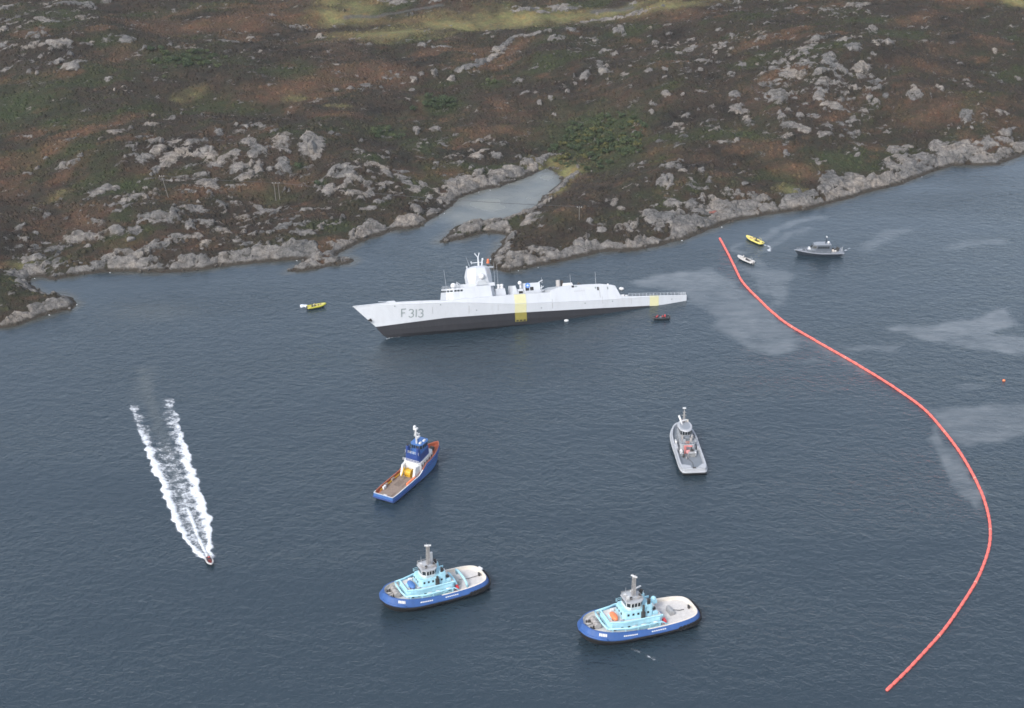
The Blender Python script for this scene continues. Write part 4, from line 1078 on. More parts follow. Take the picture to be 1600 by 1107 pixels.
# bridge block
S = M['navy_white']
m = MB()
bp_ = [(80.5, -6.6), (96.2, -6.4), (98.4, -4.0), (98.4, 4.0), (96.2, 6.4), (80.5, 6.6)]
m.prism(bp_, 7.62, 12.0, top=(.95, .90), ctr=(86, 0))
bridge = m.build('bridge', S, frig)
fc = m.last
for f, n in ((fc[1], 2), (fc[2], 5), (fc[3], 2)):
    panes(f, n, .70, .86, M['glass'], bridge)
panes(fc[4], 3, .70, .86, M['glass'], bridge, s0=.02, s1=.26)
panes(fc[0], 3, .70, .86, M['glass'], bridge, s0=.74, s1=.98)
m = MB(); m.prism([(78.5, -4.6), (91.5, -4.4), (91.5, 4.4), (78.5, 4.6)], 12.0, 13.3, top=(.97, .93)); m.build('bridge_roof_house', S, frig)
m = MB(); m.rail([(97, 5.2, 12.0), (97, -5.2, 12.0)], 1.0, .05, 2); m.rail([(97, 5.2, 12), (92, 5.6, 12)], 1.0, .05, 2); m.build('bridge_railing', S, frig)
m = MB(); m.cyl((94.8, 3.2, 11.98), .5, .5, 10); m.ball((94.8, 3.2, 13.0), 1.12, 14); m.build('satcom_dome', M['white'], frig, True)
m = MB(); m.tube([(93.6, 1.5, 12), (92.8, 1.5, 14.3), (91.6, 1.5, 13.3)], .16, 6); m.tube([(92.2, 0, 12), (92.2, 0, 13.8)], .3, 8); m.build('director', S, frig)
# faceted radar tower
def octo(cx, hx, hy, ch):
    return [(cx - hx, -hy + ch), (cx - hx + ch, -hy), (cx + hx - ch, -hy), (cx + hx, -hy + ch), (cx + hx, hy - ch), (cx + hx - ch, hy), (cx - hx + ch, hy), (cx - hx, hy - ch)]
m = MB()
lv = [(8.0, octo(83.3, 5.5, 4.3, 1.6)), (12.6, octo(83.5, 4.7, 4.0, 1.8)), (16.1, octo(83.8, 4.85, 4.6, 2.6)), (19.1, octo(83.7, 4.35, 3.7, 2.5)), (19.8, octo(83.4, 3.0, 2.4, 1.6)), (20.1, octo(83.2, 1.6, 1.3, .8))]
vs = [(x, y, z) for z, p in lv for x, y in p]
fs = [(8 * l + i, 8 * l + (i + 1) % 8, 8 * l + 8 + (i + 1) % 8, 8 * l + 8 + i) for l in range(5) for i in range(8)] + [tuple(range(40, 48))]
m.add(vs, fs)
tower = m.build('radar_tower', S, frig)
panel_m = mat('radar_panel_grey', (0.50, 0.48, 0.49), 0.6, var=0.05)
for i in (0, 2, 4, 6):
    k = (i + 0) % 8
    a = [vs[16 + k], vs[16 + (k + 1) % 8], vs[24 + (k + 1) % 8], vs[24 + k]]
    m = MB(); m.add(*quad_on(a, .16, .84, .14, .88, .05)); m.build('radar_panel', panel_m, tower)
m = MB(); m.ball((83.7, 4.75, 15.9), 1.15, 14); m.build('port_dome', M['white'], tower, True)
m = MB(); m.prism([(81.3, 3.9), (86.2, 3.9), (86.2, 4.9), (81.3, 4.9)], 12.6, 14.2, top=(.55, .9), ctr=(83.7, 4.0)); m.build('sponson', M['navy_deck'], tower)
m = MB()
m.tube([(83.2, 0, 19.9), (83.2, 0, 23.4)], .42, 8, 0, .26); m.tube([(83.2, 0, 23.2), (84.5, 0, 24.9)], .2, 6); m.tube([(83.2, 0, 23.2), (82.6, 0, 25.0)], .18, 6)
m.tube([(86.0, .2, 21.3), (81.4, -.2, 21.3)], .2, 6); m.tube([(86.2, .2, 21.9), (86.0, .2, 20.9)], .22, 6); m.tube([(82.0, .3, 20), (81.6, .3, 22.4)], .3, 7); m.ball((81.5, .3, 22.5), .45, 8)
m.tube([(80.8, 0, 19.4), (77.6, .8, 19.2)], .18, 6); m.tube([(88.0, .5, 19.2), (88.2, .5, 20.2)], .3, 6)
m.build('tower_mast', S, frig)
def whip(name, u, y, z, l, lean=(0, 0)):
    m = MB(); m.tube([(u, y, z), (u + lean[0], y + lean[1], z + l)], .075, 5, 0, .03); m.build(name, M['lightgrey'], frig)
whip('whip_antenna', 98.0, 5.6, 7.8, 11.5, (.8, 0)); whip('whip_antenna', 87.3, 2, 19.3, 4.5, (1.3, 0)); whip('whip_antenna', 77.6, 1.5, 8.4, 12.5); whip('whip_antenna', 76.4, 1.5, 8.4, 12.0); whip('whip_antenna', 47.5, 4, 10, 4.5); whip('whip_antenna', 37, 4, 9.7, 5); whip('whip_antenna', 58.9, 3, 11.6, 2.5, (.1, 0))
# deckhouse with twin drums, boat bay and the aft mast block
m = MB(); m.prism([(73.9, -3.2), (78.2, -3.2), (78.2, 3.2), (73.9, 3.2)], 8.0, 10.7, top=(.86, .9)); m.build('deckhouse', S, frig)
for uu in (76.7, 75.3):
    m = MB(); m.cyl((uu, 2.6, 10.7), .62, .75, 12); m.cyl((uu, 2.6, 11.6), .66, .8, 12); m.cyl((uu, 2.6, 11.3), .5, .4, 10); m.build('drum_launcher', M['white'], frig, False)
m = MB(); m.prism([(69.1, -2.6), (71.4, -2.6), (71.4, 3.4), (69.1, 3.4)], 7.95, 11.4, top=(.5, .9), shift=(.2, 0)); m.prism([(66.8, -2.6), (69.1, -2.6), (69.1, 3.3), (66.8, 3.3)], 7.95, 9.9, top=(.98, .98)); fcs = m.last; o = m.build('boat_crane_house', S, frig)
m = MB(); m.add(*quad_on(fcs[2], .15, .88, .12, .62)); m.build('side_opening', M['black'], o)
m = MB(); m.prism([(59.8, -2.8), (66.6, -2.8), (66.6, 3.6), (59.8, 3.6)], 7.95, 12.0, top=(.96, .86)); fcs = m.last; blk = m.build('aft_mast_house', S, frig)
for s0, s1 in ((.36, .58), (.08, .31)):
    s0, s1 = 1 - s1, 1 - s0
    m = MB(); m.add(*quad_on(fcs[2], 1 - s1, 1 - s0, .28, .62)); m.build('side_opening', M['black'], blk)
f = [Vector(p) for p in fcs[2]]
nrm = (f[1] - f[0]).cross(f[3] - f[0]).normalized()
ctr = (f[0].lerp(f[1], .26)).lerp(f[3].lerp(f[2], .26), .76)
ex, ez = (f[1] - f[0]).normalized(), (f[3] - f[0]).normalized()
if True:
    c0 = (f[0].lerp(f[1], .23)).lerp(f[3].lerp(f[2], .23), .78)
    m = MB(); pts = [c0 + ex * 1.02 * math.cos(2 * math.pi * i / 24) + ez * 1.02 * math.sin(2 * math.pi * i / 24) + nrm * .06 for i in range(24)]
    m.add(pts + [p - nrm * .08 for p in pts], [tuple(range(24))] + [(i, (i + 24), (i + 1) % 24 + 24, (i + 1) % 24) for i in range(24)])
    em = m.build('round_emblem', M['emblem'], blk)
    m = MB(); pts = [c0 + (ex * math.cos(math.pi * i / 4) + ez * math.sin(math.pi * i / 4)) * (.78 if i % 2 == 0 else .2) + nrm * .11 for i in range(8)]
    m.add([c0 + nrm * .11] + pts, [(0, 1 + i, 1 + (i + 1) % 8) for i in range(8)]); m.build('emblem_star', mat('pale_blue_emblem_star', (.62, .74, .9), .5), em)
m = MB(); m.tube([(67.6, 2.6, 10.0), (67.8, 2.6, 11.6)], .2, 7); m.ball((67.9, 2.6, 12.3), .8, 12); m.build('satcom_dome', M['white'], frig, True)
m = MB(); m.tube([(61, 2.4, 11.6), (58.6, 2.8, 12.8)], .2, 6); m.tube([(60, 3, 9.6), (58.4, 3.4, 10.4)], .15, 6); m.tube([(60, 3, 9), (58.6, 3.4, 8.6)], .13, 6); m.tube([(59.4, 3.2, 8), (59.2, 3.2, 10.8)], .12, 6); m.build('yardarm', S, frig)
m = MB(); m.rail([(66.4, 4.6, 8.0), (58.2, 4.6, 7.9)], 1.0, .045, 1.6); m.build('boat_deck_railing', S, frig)
# hangar top: funnel, director house, small things
m = MB(); m.prism([(51.4 + .9 * math.cos(a) * 1.0 + .9, 3 + 1.1 * math.sin(a)) for a in [2 * math.pi * i / 14 for i in range(14)]], 9.6, 12.4, top=(.95, .95)); m.build('funnel', M['mastgrey'], frig)
m = MB(); m.prism([(50.7 + .55 * math.cos(a), 3 + .9 * math.sin(a)) for a in [2 * math.pi * i / 12 for i in range(12)]], 9.6, 12.1, top=(.95, .95)); m.build('exhaust_pipe', M['soot'], frig)
m = MB(); m.prism([(46.6, -3), (51.0, -3), (51.0, 4.2), (46.6, 4.2)], 9.85, 11.0, top=(.86, .9)); m.build('hangar_roof_house', mat('light_stone_paint', (.60, .60, .60), .6), frig)
m = MB(); m.box((43.8, 3, 10.2), (1.0, .8, .5)); m.ball((43.8, 3, 10.6), .4, 8); m.build('roof_gun', M['dark'], frig)
m = MB(); m.ball((32, 4, 9.2), .45, 8); m.build('roof_light', M['white'], frig, True)
for (u0, u1, z0, z1, mm) in [(47.3, 48.3, 9.05, 9.85, 'black'), (38.2, 38.8, 8.0, 8.7, 'num'), (37.2, 37.9, 7.3, 8.6, 'black'), (33.2, 33.7, 7.4, 8.4, 'num'), (47.0, 46.0, 9.2, 9.6, 'num')]:
    side_patch('hangar_opening', M[mm], min(u0, u1), max(u0, u1), lambda u: z0, lambda u: z1, 1, 2, .06)
for k in range(9):
    side_patch('name_lettering', mat('pale_grey_lettering', (.42, .43, .46), .6) if k == 0 else bpy.data.materials['pale_grey_lettering'], 43.2 + k * .5, 43.55 + k * .5, lambda u: 7.35, lambda u: 7.75, 1, 1, .06)
stain_m = mat('grey_run_stain', (.37, .375, .385), .6, var=.15, vscale=1.5)
for (u, z0, z1, w) in [(37.0, 4.4, 8.6, .32), (36.2, 2.0, 5.0, .2), (57.0, 1.6, 5.2, .28), (79.0, 2.2, 4.6, .2), (104.5, 3.0, 5.6, .18), (24.0, .8, 3.0, .2), (90.5, 2.0, 5.0, .22)]:
    side_patch('rust_stain', stain_m, u - w / 2, u + w / 2, lambda uu: z0, lambda uu: z1, 1, 4, .055)
# flight deck safety rails
m = MB()
for sgn in (1, -1):
    pts = [(u, sgn * (fy_top(u) - .1), fz_top(u)) for u in np.linspace(.6, 25, 9)]
    m.rail(pts, 1.05, .06, 1.5, 2)
m.rail([(.5, 7, 2.95), (.5, -7, 2.95)], 1.05, .06, 1.5, 2)
m.build('flight_deck_railing', S, frig)
m = MB(); m.box((27.2, 5.6, 4.5), (1.8, 1.6, .8)); m.box((25.4, 6.2, 4.4), (.9, .8, .5)); m.build('deck_locker', M['white'], frig, bevel=.08)
m = MB(); m.prism([(117, -1.6), (121, -1.2), (121, 1.2), (117, 1.6)], 8.1, 9.0, top=(.6, .7)); m.tube([(120.5, 0, 8.7), (123.8, 0, 9.0)], .12, 8); m.build('gun_turret', S, frig)
m = MB()
for sgn in (1, -1):
    m.tube([(u, sgn * fy_top(u) * .98, fz_top(u) + .16) for u in np.linspace(99.2, 133.5, 16)], .14, 5)
m.build('deck_edge_coaming', S, frig)

# ------------------------------------------------------------------ hull builder for the smaller vessels
def catmull(P, n):
    P = [Vector(p) for p in P]
    out = []
    for i in range(len(P) - 1):
        p0 = P[max(i - 1, 0)]; p1 = P[i]; p2 = P[i + 1]; p3 = P[min(i + 2, len(P) - 1)]
        for k in range(n):
            t = k / n
            out.append(.5 * ((2 * p1) + (p2 - p0) * t + (2 * p0 - 5 * p1 + 4 * p2 - p3) * t * t + (3 * p1 - p0 - 3 * p2 + p3) * t ** 3))
    out.append(P[-1])
    return out
def outline(ctrl, n=4):
    """half plan (stern centre to bow centre on the port side) mirrored to a closed counter-clockwise ring"""
    h = catmull([(c[0], max(c[1], 0.0), 0) for c in ctrl], n)
    h = [Vector((p.x, max(p.y, 0.0), 0)) for p in h]
    port = h[1:-1]
    star = [Vector((p.x, -p.y, 0)) for p in port]
    return [h[0]] + star + [h[-1]] + port[::-1]
def ring(o, inset, zf, kx=1.0, ky=1.0):
    n = len(o); out = []
    cx = sum(p.x for p in o) / n
    for i, p in enumerate(o):
        t = (o[(i + 1) % n] - o[i - 1]).normalized()
        nin = Vector((-t.y, t.x, 0))
        q = p + nin * inset
        if abs(p.y) < 1e-6: q.y = 0
        elif q.y * p.y < 0: q.y = 0
        q = Vector((cx + (q.x - cx) * kx, q.y * ky, 0))
        q.z = zf(q.x)
        out.append(q)
    return out
def skin(m, rings, mi=None):
    n = len(rings[0])
    vs = [p for r in rings for p in r]
    b = len(m.v)
    for k in range(len(rings) - 1):
        m.add(rings[k] + rings[k + 1], [(i, (i + 1) % n, n + (i + 1) % n, n + i) for i in range(n)], 0 if mi is None else mi[k])
    return m
def capdeck(m, r, mi=0):
    n = len(r); h = n // 2
    for i in range(0, h):
        a, b, c, d = i, (i + 1), (n - i - 1) % n, (n - i) % n
        idx = []
        for k in (a, b, c, d):
            if k not in idx: idx.append(k)
        if len(idx) >= 3: m.add([r[k] for k in idx], [tuple(range(len(idx)))], mi)
    return m
def rounded(x0, x1, hy, cx=0.6, hy1=None):
    hy1 = hy if hy1 is None else hy1
    return [(x0 + cx, -hy), (x1 - cx, -hy1), (x1, -hy1 + cx), (x1, hy1 - cx), (x1 - cx, hy1), (x0 + cx, hy), (x0, hy - cx), (x0, -hy + cx)]
def place(bow, stern, h):
    a, b = at(*bow, h), at(*stern, h)
    d = a - b
    return (a + b) / 2, math.atan2(d[1], d[0]), float(np.hypot(d[0], d[1]))
def tyre(parent, p, r=.62, w=.26, axis=None, name='tyre_fender'):
    m = MB(); pts = []
    ax = Vector(axis).normalized() if axis else Vector((0, 1, 0))
    u = ax.cross(Vector((0, 0, 1))).normalized(); v = Vector((0, 0, 1))
    ringp = [Vector(p) + u * r * math.cos(2 * math.pi * i / 12) + v * r * math.sin(2 * math.pi * i / 12) for i in range(13)]
    m.tube(ringp, w, 6, caps=False)
    return m.build(name, M['rubber'], parent)

# ------------------------------------------------------------------ the two light blue escort tugs
def escort_tug(bow, stern, label, variant):
    c, hd, L = place(bow, stern, 3.6)
    t = empty('escort_tug', (c[0], c[1], 0), hd, label, 'tugboat', 'light blue escort tugs')
    H = L / 2; Bm = L * .405 / 2
    o = outline([(-H, 0), (-H * .985, Bm * .42), (-H * .90, Bm * .74), (-H * .72, Bm * .92), (-H * .4, Bm), (0, Bm), (H * .35, Bm), (H * .62, Bm * .92), (H * .82, Bm * .72), (H * .945, Bm * .42), (H, 0)], 5)
    deck = lambda x: 2.2 + 2.1 * max(0, (x + H * .05) / H) ** 1.3 + .25 * max(0, (-x - H * .5) / H)
    btop = lambda x: deck(x) + .95
    rub = lambda x: deck(x) - .25 - .75 * float(sstep(0, .7 * H, x))
    lean = .85
    m = MB()
    R_ = [ring(o, 2.2, lambda x: -1.6, .92), ring(o, 1.5, lambda x: -.2, .95), ring(o, .75, lambda x: .35 + .3 * (rub(x) - 1.2)), ring(o, .05, lambda x: rub(x) - .45), ring(o, 0, rub), ring(o, lean, btop)]
    skin(m, R_, [1, 1, 1, 0, 0])
    m.build('hull', [M['tugblue'], M['black']], t, True)
    m = MB(); a, b2, c2 = ring(o, lean, btop), ring(o, lean + .42, lambda x: btop(x) + .02), ring(o, lean + .5, lambda x: deck(x))
    n = len(o)
    fs = [(i, (i + 1) % n, n + (i + 1) % n, n + i) for i in range(n)]
    mi_blue = [0 if o[i].x < H * .02 else 1 for i in range(n)]
    for i in range(n):
        m.add([a[i], a[(i + 1) % n], b2[(i + 1) % n], b2[i]], [(0, 1, 2, 3)], mi_blue[i])
        m.add([b2[i], b2[(i + 1) % n], c2[(i + 1) % n], c2[i]], [(0, 1, 2, 3)], 0)
    m.build('bulwark', [M['creamcap'], M['tugblue']], t)
    m = MB(); capdeck(m, ring(o, lean + .35, deck)); m.build('deck', M['cream'], t)
    m = MB(); g = ring(o, .02, lambda x: rub(x) - .5); m.tube(g + [g[0]], .28, 8, caps=False); m.build('rubbing_fender', M['rubber'], t, True)
    for i in range(n):
        if o[i].x < -H * .52 and i % 1 == 0:
            nrm = (o[(i + 1) % n] - o[i - 1]).normalized()
            q = ring(o, -.22, lambda x: rub(x) - .25)[i]
            tyre(t, q, .55, .2, (nrm.y, -nrm.x, 0))
    # bow fender
    m = MB(); g = [p for p in ring(o, .08, lambda x: rub(x) + .05) if p.x > H * .66]; g.sort(key=lambda p: math.atan2(p.y, p.x - H * .5)); m.tube(g, .34, 8); m.build('bow_fender', M['tugblue'], t, True)
    # lettering: white name plates at bow shoulders, white words along the sides
    side = [i for i in range(n) if o[i].y > 0]
    def on_side(x, z, off=.1, sgn=1):
        best = min(side, key=lambda i: abs(o[i].x - x)); j = min([k for k in side if k != best], key=lambda i: abs(o[i].x - x))
        tt = (x - o[best].x) / (o[j].x - o[best].x + 1e-9)
        y = o[best].y + (o[j].y - o[best].y) * tt
        f = (z - rub(x)) / (btop(x) - rub(x))
        tn = (o[(best + 1) % n] - o[best - 1]).normalized()
        q = Vector((x, y, 0)) + Vector((-tn.y, tn.x, 0)) * (lean * f) - Vector((-tn.y, tn.x, 0)) * off
        return Vector((q.x, sgn * q.y, z + off))
    for sgn in (1, -1):
        for (x0, x1, zc, hh, nn, nm) in [(H * .80, H * .68, None, .85, 5, 'bow_name_lettering'), (H * .42, H * .18, None, .34, 7, 'side_lettering'), (-H * .05, -H * .3, None, .34, 7, 'side_lettering')]:
            m = MB()
            for k in range(nn):
                xa, xb = x0 + (x1 - x0) * (k + .08) / nn, x0 + (x1 - x0) * (k + .86) / nn
                mid = (xa + xb) / 2; k0, k1 = (.42, .80) if hh > .5 else (.40, .58)
                za, zb = rub(mid) + (btop(mid) - rub(mid)) * k0, rub(mid) + (btop(mid) - rub(mid)) * k1
                pa, pb, pc, pd = on_side(xa, za, .07, sgn), on_side(xb, za, .07, sgn), on_side(xb, zb, .07, sgn), on_side(xa, zb, .07, sgn)
                m.add([pa, pb, pc, pd], [(0, 1, 2, 3)])
            m.build(nm, M['white'], t)
    # deckhouse
    zd = deck(0)
    m = MB(); m.prism(rounded(-H * .30, H * .60, Bm * .70, 1.0, Bm * .50), 1.9, zd + 3.0, top=(.985, .97)); house = m.build('deckhouse', M['cyan'], t, bevel=.08)
    fcs = m.last
    panes(fcs[4], 7, .40, .62, M['glass'], house, .45); panes(fcs[0], 7, .40, .62, M['glass'], house, .45); panes(fcs[2], 4, .40, .62, M['glass'], house, .4)
    zr = zd + 3.0
    m = MB(); m.prism(rounded(-H * .29, H * .57, Bm * .64, .9, Bm * .46), zr - .02, zr + .06); m.build('house_roof_deck', M['cream'], t)
    m = MB(); pts = [(-H * .29, Bm * .66, zr), (H * .30, Bm * .62, zr), (H * .57, Bm * .44, zr), (H * .57, -Bm * .44, zr), (H * .30, -Bm * .62, zr), (-H * .29, -Bm * .66, zr)]
    for i in range(5):
        a, b = Vector(pts[i]), Vector(pts[i + 1])
        m.tube([a + Vector((0, 0, .55)), b + Vector((0, 0, .55))], .22, 6)
        m.add([a, b, b + Vector((0, 0, .6)), a + Vector((0, 0, .6))], [(0, 1, 2, 3)])
    m.build('house_coaming', M['cyan'], t)
    m = MB(); m.prism(rounded(-H * .16, H * .34, Bm * .50, .8, Bm * .42), zr + .06, zr + 2.5, top=(.96, .94)); up = m.build('upper_house', M['cyan'], t, bevel=.08)
    panes(m.last[4], 5, .45, .72, M['glass'], up, .4); panes(m.last[0], 5, .45, .72, M['glass'], up, .4); panes(m.last[2], 3, .45, .72, M['glass'], up, .35)
    zw = zr + 2.5
    m = MB(); m.rail([(-H * .15, Bm * .47, zw), (H * .32, Bm * .40, zw), (H * .32, -Bm * .40, zw), (-H * .15, -Bm * .47, zw)], 1.0, .05, 1.6); m.build('upper_railing', M['cyan'], t)
    m = MB(); m.prism(rounded(-H * .01, H * .255, Bm * .36, 1.0), zw, zw + 2.5, top=(1.07, 1.07)); wh = m.build('wheelhouse', M['white'], t)
    for k, nn in ((0, 3), (1, 1), (2, 4), (3, 1), (4, 3), (5, 1), (6, 3), (7, 1)):
        panes(m.last[k], nn, .42, .90, M['glass'], wh, .18)
    m = MB(); m.prism(rounded(-H * .03, H * .275, Bm * .40, 1.0), zw + 2.5, zw + 2.72); m.box((H * .12, 0, zw + 2.9), (2.4, 2.2, .4)); m.build('wheelhouse_roof', M['lightgrey'], wh, bevel=.05)
    zt = zw + 2.7
    m = MB(); m.rail([(H * .255, 2.0, zt), (H * .255, -2.0, zt), (0, -2.0, zt), (0, 2.0, zt), (H * .255, 2.0, zt)], .9, .05, 1.2); m.build('monkey_island_railing', M['mastgrey'], t)
    for (xx, yy, dx, dy, dz, mm) in ((.22, -1.0, .9, .7, .6, 'white'), (.17, 1.2, .6, .6, .8, 'dark'), (.04, 1.3, 1.0, .6, .5, 'mastgrey'), (.05, -1.5, .7, .5, .9, 'white'), (.20, .3, .4, 1.2, .35, 'mastgrey'), (.0, .4, .6, .8, .6, 'dark')):
        m = MB(); m.box((H * xx, yy, zt + dz / 2), (dx, dy, dz), rz=rnd.uniform(-.3, .3)); m.build('roof_box', M[mm], t, bevel=.05)
    for (xx, yy, dx, dy, dz, mm) in ((.40, -.30, 1.0, .8, .9, 'white'), (.50, .05, .7, 1.6, .7, 'cyan'), (-.20, .42, 1.4, .9, .9, 'cyan'), (-.22, -.3, 1.2, .8, 1.1, 'white'), (-.24, .1, .8, .8, .6, 'dark'), (.36, .42, .9, .6, .6, 'lightgrey')):
        m = MB(); m.box((H * xx, Bm * yy, zr + .06 + dz / 2), (dx, dy, dz)); m.build('deck_box', M[mm], t, bevel=.06)
    # mast
    m = MB(); mx = H * .10
    for dx, dy in ((-.42, -.42), (.42, -.42), (.42, .42), (-.42, .42)):
        m.tube([(mx + dx, dy, zt), (mx + dx * .75, dy * .75, zt + 6.4)], .10, 6)
    for k in range(6):
        z = zt + .4 + k * 1.15; w = .42 - .015 * k
        m.tube([(mx - w, -w, z), (mx + w, -w, z), (mx + w, w, z), (mx - w, w, z), (mx - w, -w, z)], .06, 5)
        m.tube([(mx - w, -w, z), (mx + w, -w, z + 1.1)], .05, 5); m.tube([(mx + w, w, z), (mx - w, w, z + 1.1)], .05, 5)
    m.tube([(mx, 0, zt), (mx, 0, zt + 6.4)], .15, 7)
    m.tube([(mx, -1.3, zt + 4.2), (mx, 1.3, zt + 4.2)], .08, 5)
    mast = m.build('mast', M['mastgrey'], t)
    m = MB(); m.box((mx, 0, zt + 6.62), (.34, 1.9, .34), rz=.6 if variant else 1.2); m.cyl((mx, 0, zt + 6.3), .28, .3, 10); m.build('radar_scanner', M['white'], mast)
    m = MB()
    if variant:
        m.box((H * .03, -1.5, zt + 1.35), (4.0, .34, .3), rz=.35); m.cyl((H * .03, -1.5, zt), .16, 1.3, 8)
    else:
        m.tube([(H * .02, -.9, zt), (H * .02, -.9, zt + .8)], .14, 7); m.box((H * .02, -.9, zt + 2.0), (.75, .5, 2.9)); 
    m.build('radar', M['white'], t)
    if variant:
        m = MB(); m.box((H * .235, 1.6, zt + .9), (.7, .6, 1.2)); m.cyl((H * .235, 1.6, zt), .1, .5, 6); m.build('searchlight', M['white'], t)
    for sx, sy in ((.21, 1.3), (-.02, 1.7), (.2, -1.3)):
        m = MB(); m.tube([(H * sx, sy, zt), (H * sx, sy, zt + 2.6)], .035, 4); m.build('whip_antenna', M['lightgrey'], t)
    # exhaust stacks
    for sgn in (1, -1):
        m = MB(); m.prism(rounded(-H * .155, -H * .045, .85, .3), zr, zw + 1.2, top=(.8, .8)); m.v = [(x, y + sgn * Bm * .36, z) for x, y, z in m.v]; fu = m.build('funnel', M['cyan'], t)
        m = MB(); m.cyl((-H * .10, sgn * Bm * .36, zw + 1.2), .42, 1.3 if variant else .9, 10); m.cyl((-H * .075, sgn * Bm * .36 + .2, zw + 1.2), .25, 1.6, 8); m.build('exhaust_pipe', M['soot'], fu)
    # a dark vent trunk on the port side of the upper house
    m = MB(); m.box((H * .02, Bm * .52, zr + 1.1), (1.0, .7, 2.2)); m.cyl((H * .02, Bm * .52, zr + 2.1), .34, 2.2 if variant else 1.0, 10); m.build('vent_trunk', M['dark'], t)
    # rescue boat before the upper house
    bm_ = 'orange' if variant else 'skyblue'
    m = MB(); m.ball((H * .445, Bm * .12, zr + .75), 1.0, 12, sx=1.0 if variant else 1.0, sy=2.1, sz=.72); rb = m.build('rescue_boat', M[bm_], t, True)
    m = MB(); m.box((H * .445, Bm * .12 - .9, zr + .22), (1.6, .25, .5)); m.box((H * .445, Bm * .12 + .9, zr + .22), (1.6, .25, .5)); m.build('boat_cradle', M['dark'], t)
    m = MB()
    # winch on the foredeck
    zf = deck(H * .74)
    m.tube([(H * .735, -1.9, zf + .8), (H * .735, 1.9, zf + .8)], .62, 12)
    for yy in (-2.0, -.7, .7, 2.0): m.tube([(H * .735, yy - .1, zf + .8), (H * .735, yy + .1, zf + .8)], .95, 14)
    m.box((H * .69, 0, zf + .35), (1.2, 3.4, .7)); m.build('anchor_winch', M['mastgrey'], t)
    m = MB(); m.tube([(H * .735, .2, zf + .9), (H * .86, .1, zf + .5), (H * .95, 0, btop(H * .95))], .09, 5); m.build('tow_rope', M['dark'], t)
    for yy in (-1, 1):
        m = MB(); m.cyl((H * .84, yy * 1.6, zf), .28, .9, 9); m.cyl((H * .80, yy * 1.6, zf), .28, .9, 9); m.box((H * .82, yy * 1.6, zf + .1), (1.9, .7, .2)); m.build('bollard', M['dark'], t)
    # wing walls of the house front (light blue rails sloping down)
    for sgn in (1, -1):
        m = MB(); m.tube([(H * .63, sgn * Bm * .62, zd + 2.6), (H * .30, sgn * Bm * .80, zd + 2.3), (-H * .25, sgn * Bm * .80, zd + 2.1), (-H * .36, sgn * Bm * .80, zd + .6)], .24, 8)
        for xx in (.55, .36, .15, -.05, -.22): m.tube([(H * xx, sgn * Bm * (.66 if xx > .4 else .80), deck(H * xx)), (H * xx, sgn * Bm * (.66 if xx > .4 else .80), zd + 2.3)], .12, 6)
        m.build('side_gantry', M['cyan'], t, True)
    m = MB(); m.tube([(H * .63, Bm * .62, zd + 2.6), (H * .66, Bm * .3, zd + 2.9), (H * .66, -Bm * .3, zd + 2.9), (H * .63, -Bm * .62, zd + 2.6)], .26, 8); m.build('front_rail', M['cyan'], t, True)
    # aft deck
    za = deck(-H * .5)
    if variant:
        m = MB(); m.tube([(-H * .33, -Bm * .42, za), (-H * .33, -Bm * .42, za + 2.6)], .4, 9); m.box((-H * .33, -Bm * .42, za + 2.9), (1.7, 1.4, .9)); m.ball((-H * .33, -Bm * .42, za + 3.7), .8, 10); m.tube([(-H * .33, -Bm * .42, za + 2.7), (-H * .22, -Bm * .2, za + 3.6)], .2, 6); m.build('deck_crane', M['cyan'], t)
        m = MB(); m.box((-H * .30, Bm * .05, za + .75), (2.1, 1.9, 1.4), rz=.3); m.cyl((-H * .30, Bm * .05, za + 1.4), .7, .5, 12); m.build('deck_tank', M['skyblue'], t, bevel=.1)
        m = MB(); m.box((-H * .55, 0, za + .5), (1.5, 2.8, .9)); m.tube([(-H * .55, -1.6, za + .9), (-H * .55, 1.6, za + .9)], .6, 12); m.build('towing_winch', M['steel'], t)
        m = MB(); m.tube([(-H * .57, 0, za + .9), (-H * .7, .3, za + .35), (-H * .78, .2, za + .2)], .1, 5); m.build('tow_rope', M['dark'], t)
    else:
        for k, xx in enumerate((-.345, -.52)):
            m = MB(); w = Bm * (.50 if k == 0 else .58)
            m.tube([(-H * .02 + H * xx, -w, za - .02), (H * xx, -w * .92, za + 1.7), (H * xx + .1, -w * .5, za + 2.3), (H * xx + .1, w * .5, za + 2.3), (H * xx, w * .92, za + 1.7), (-H * .02 + H * xx, w, za - .02)], .34, 8); m.build('towing_arch', M['cyan'], t, True)
        m = MB(); m.tube([(-H * .42, -1.6, za + .8), (-H * .42, 1.6, za + .8)], .75, 12); m.box((-H * .42, 0, za + .3), (1.4, 3.6, .6)); m.build('towing_winch', M['steel'], t)
        m = MB(); m.tube([(-H * .45, 0, za + .7), (-H * .65, .2, za + .25), (-H * .86, 0, za + .2)], .08, 5); m.build('tow_rope', M['dark'], t)
    m = MB(); m.box((-H * .87, 0, za + .5), (.5, .7, 1.0)); m.tube([(-H * .87, -.6, za + .8), (-H * .87, .6, za + .8)], .18, 7); m.build('towing_pin', M['dark'], t)
    for sgn in (1, -1):
        m = MB(); m.box((-H * .345, sgn * Bm * .52, za + .62), (.9, 1.3, 1.0)); m.cyl((-H * .345, sgn * Bm * .52, za + 1.1), .35, .5, 10); m.build('deck_locker', M['red'], t, bevel=.08)
    for xx, yy in ((-.15, .76), (.05, .76), (.2, .74)):
        m = MB(); m.tube([(H * xx - .7, Bm * yy, zr - .9), (H * xx + .7, Bm * yy, zr - .9)], .36, 10); m.build('life_raft', M['white'], t, True)
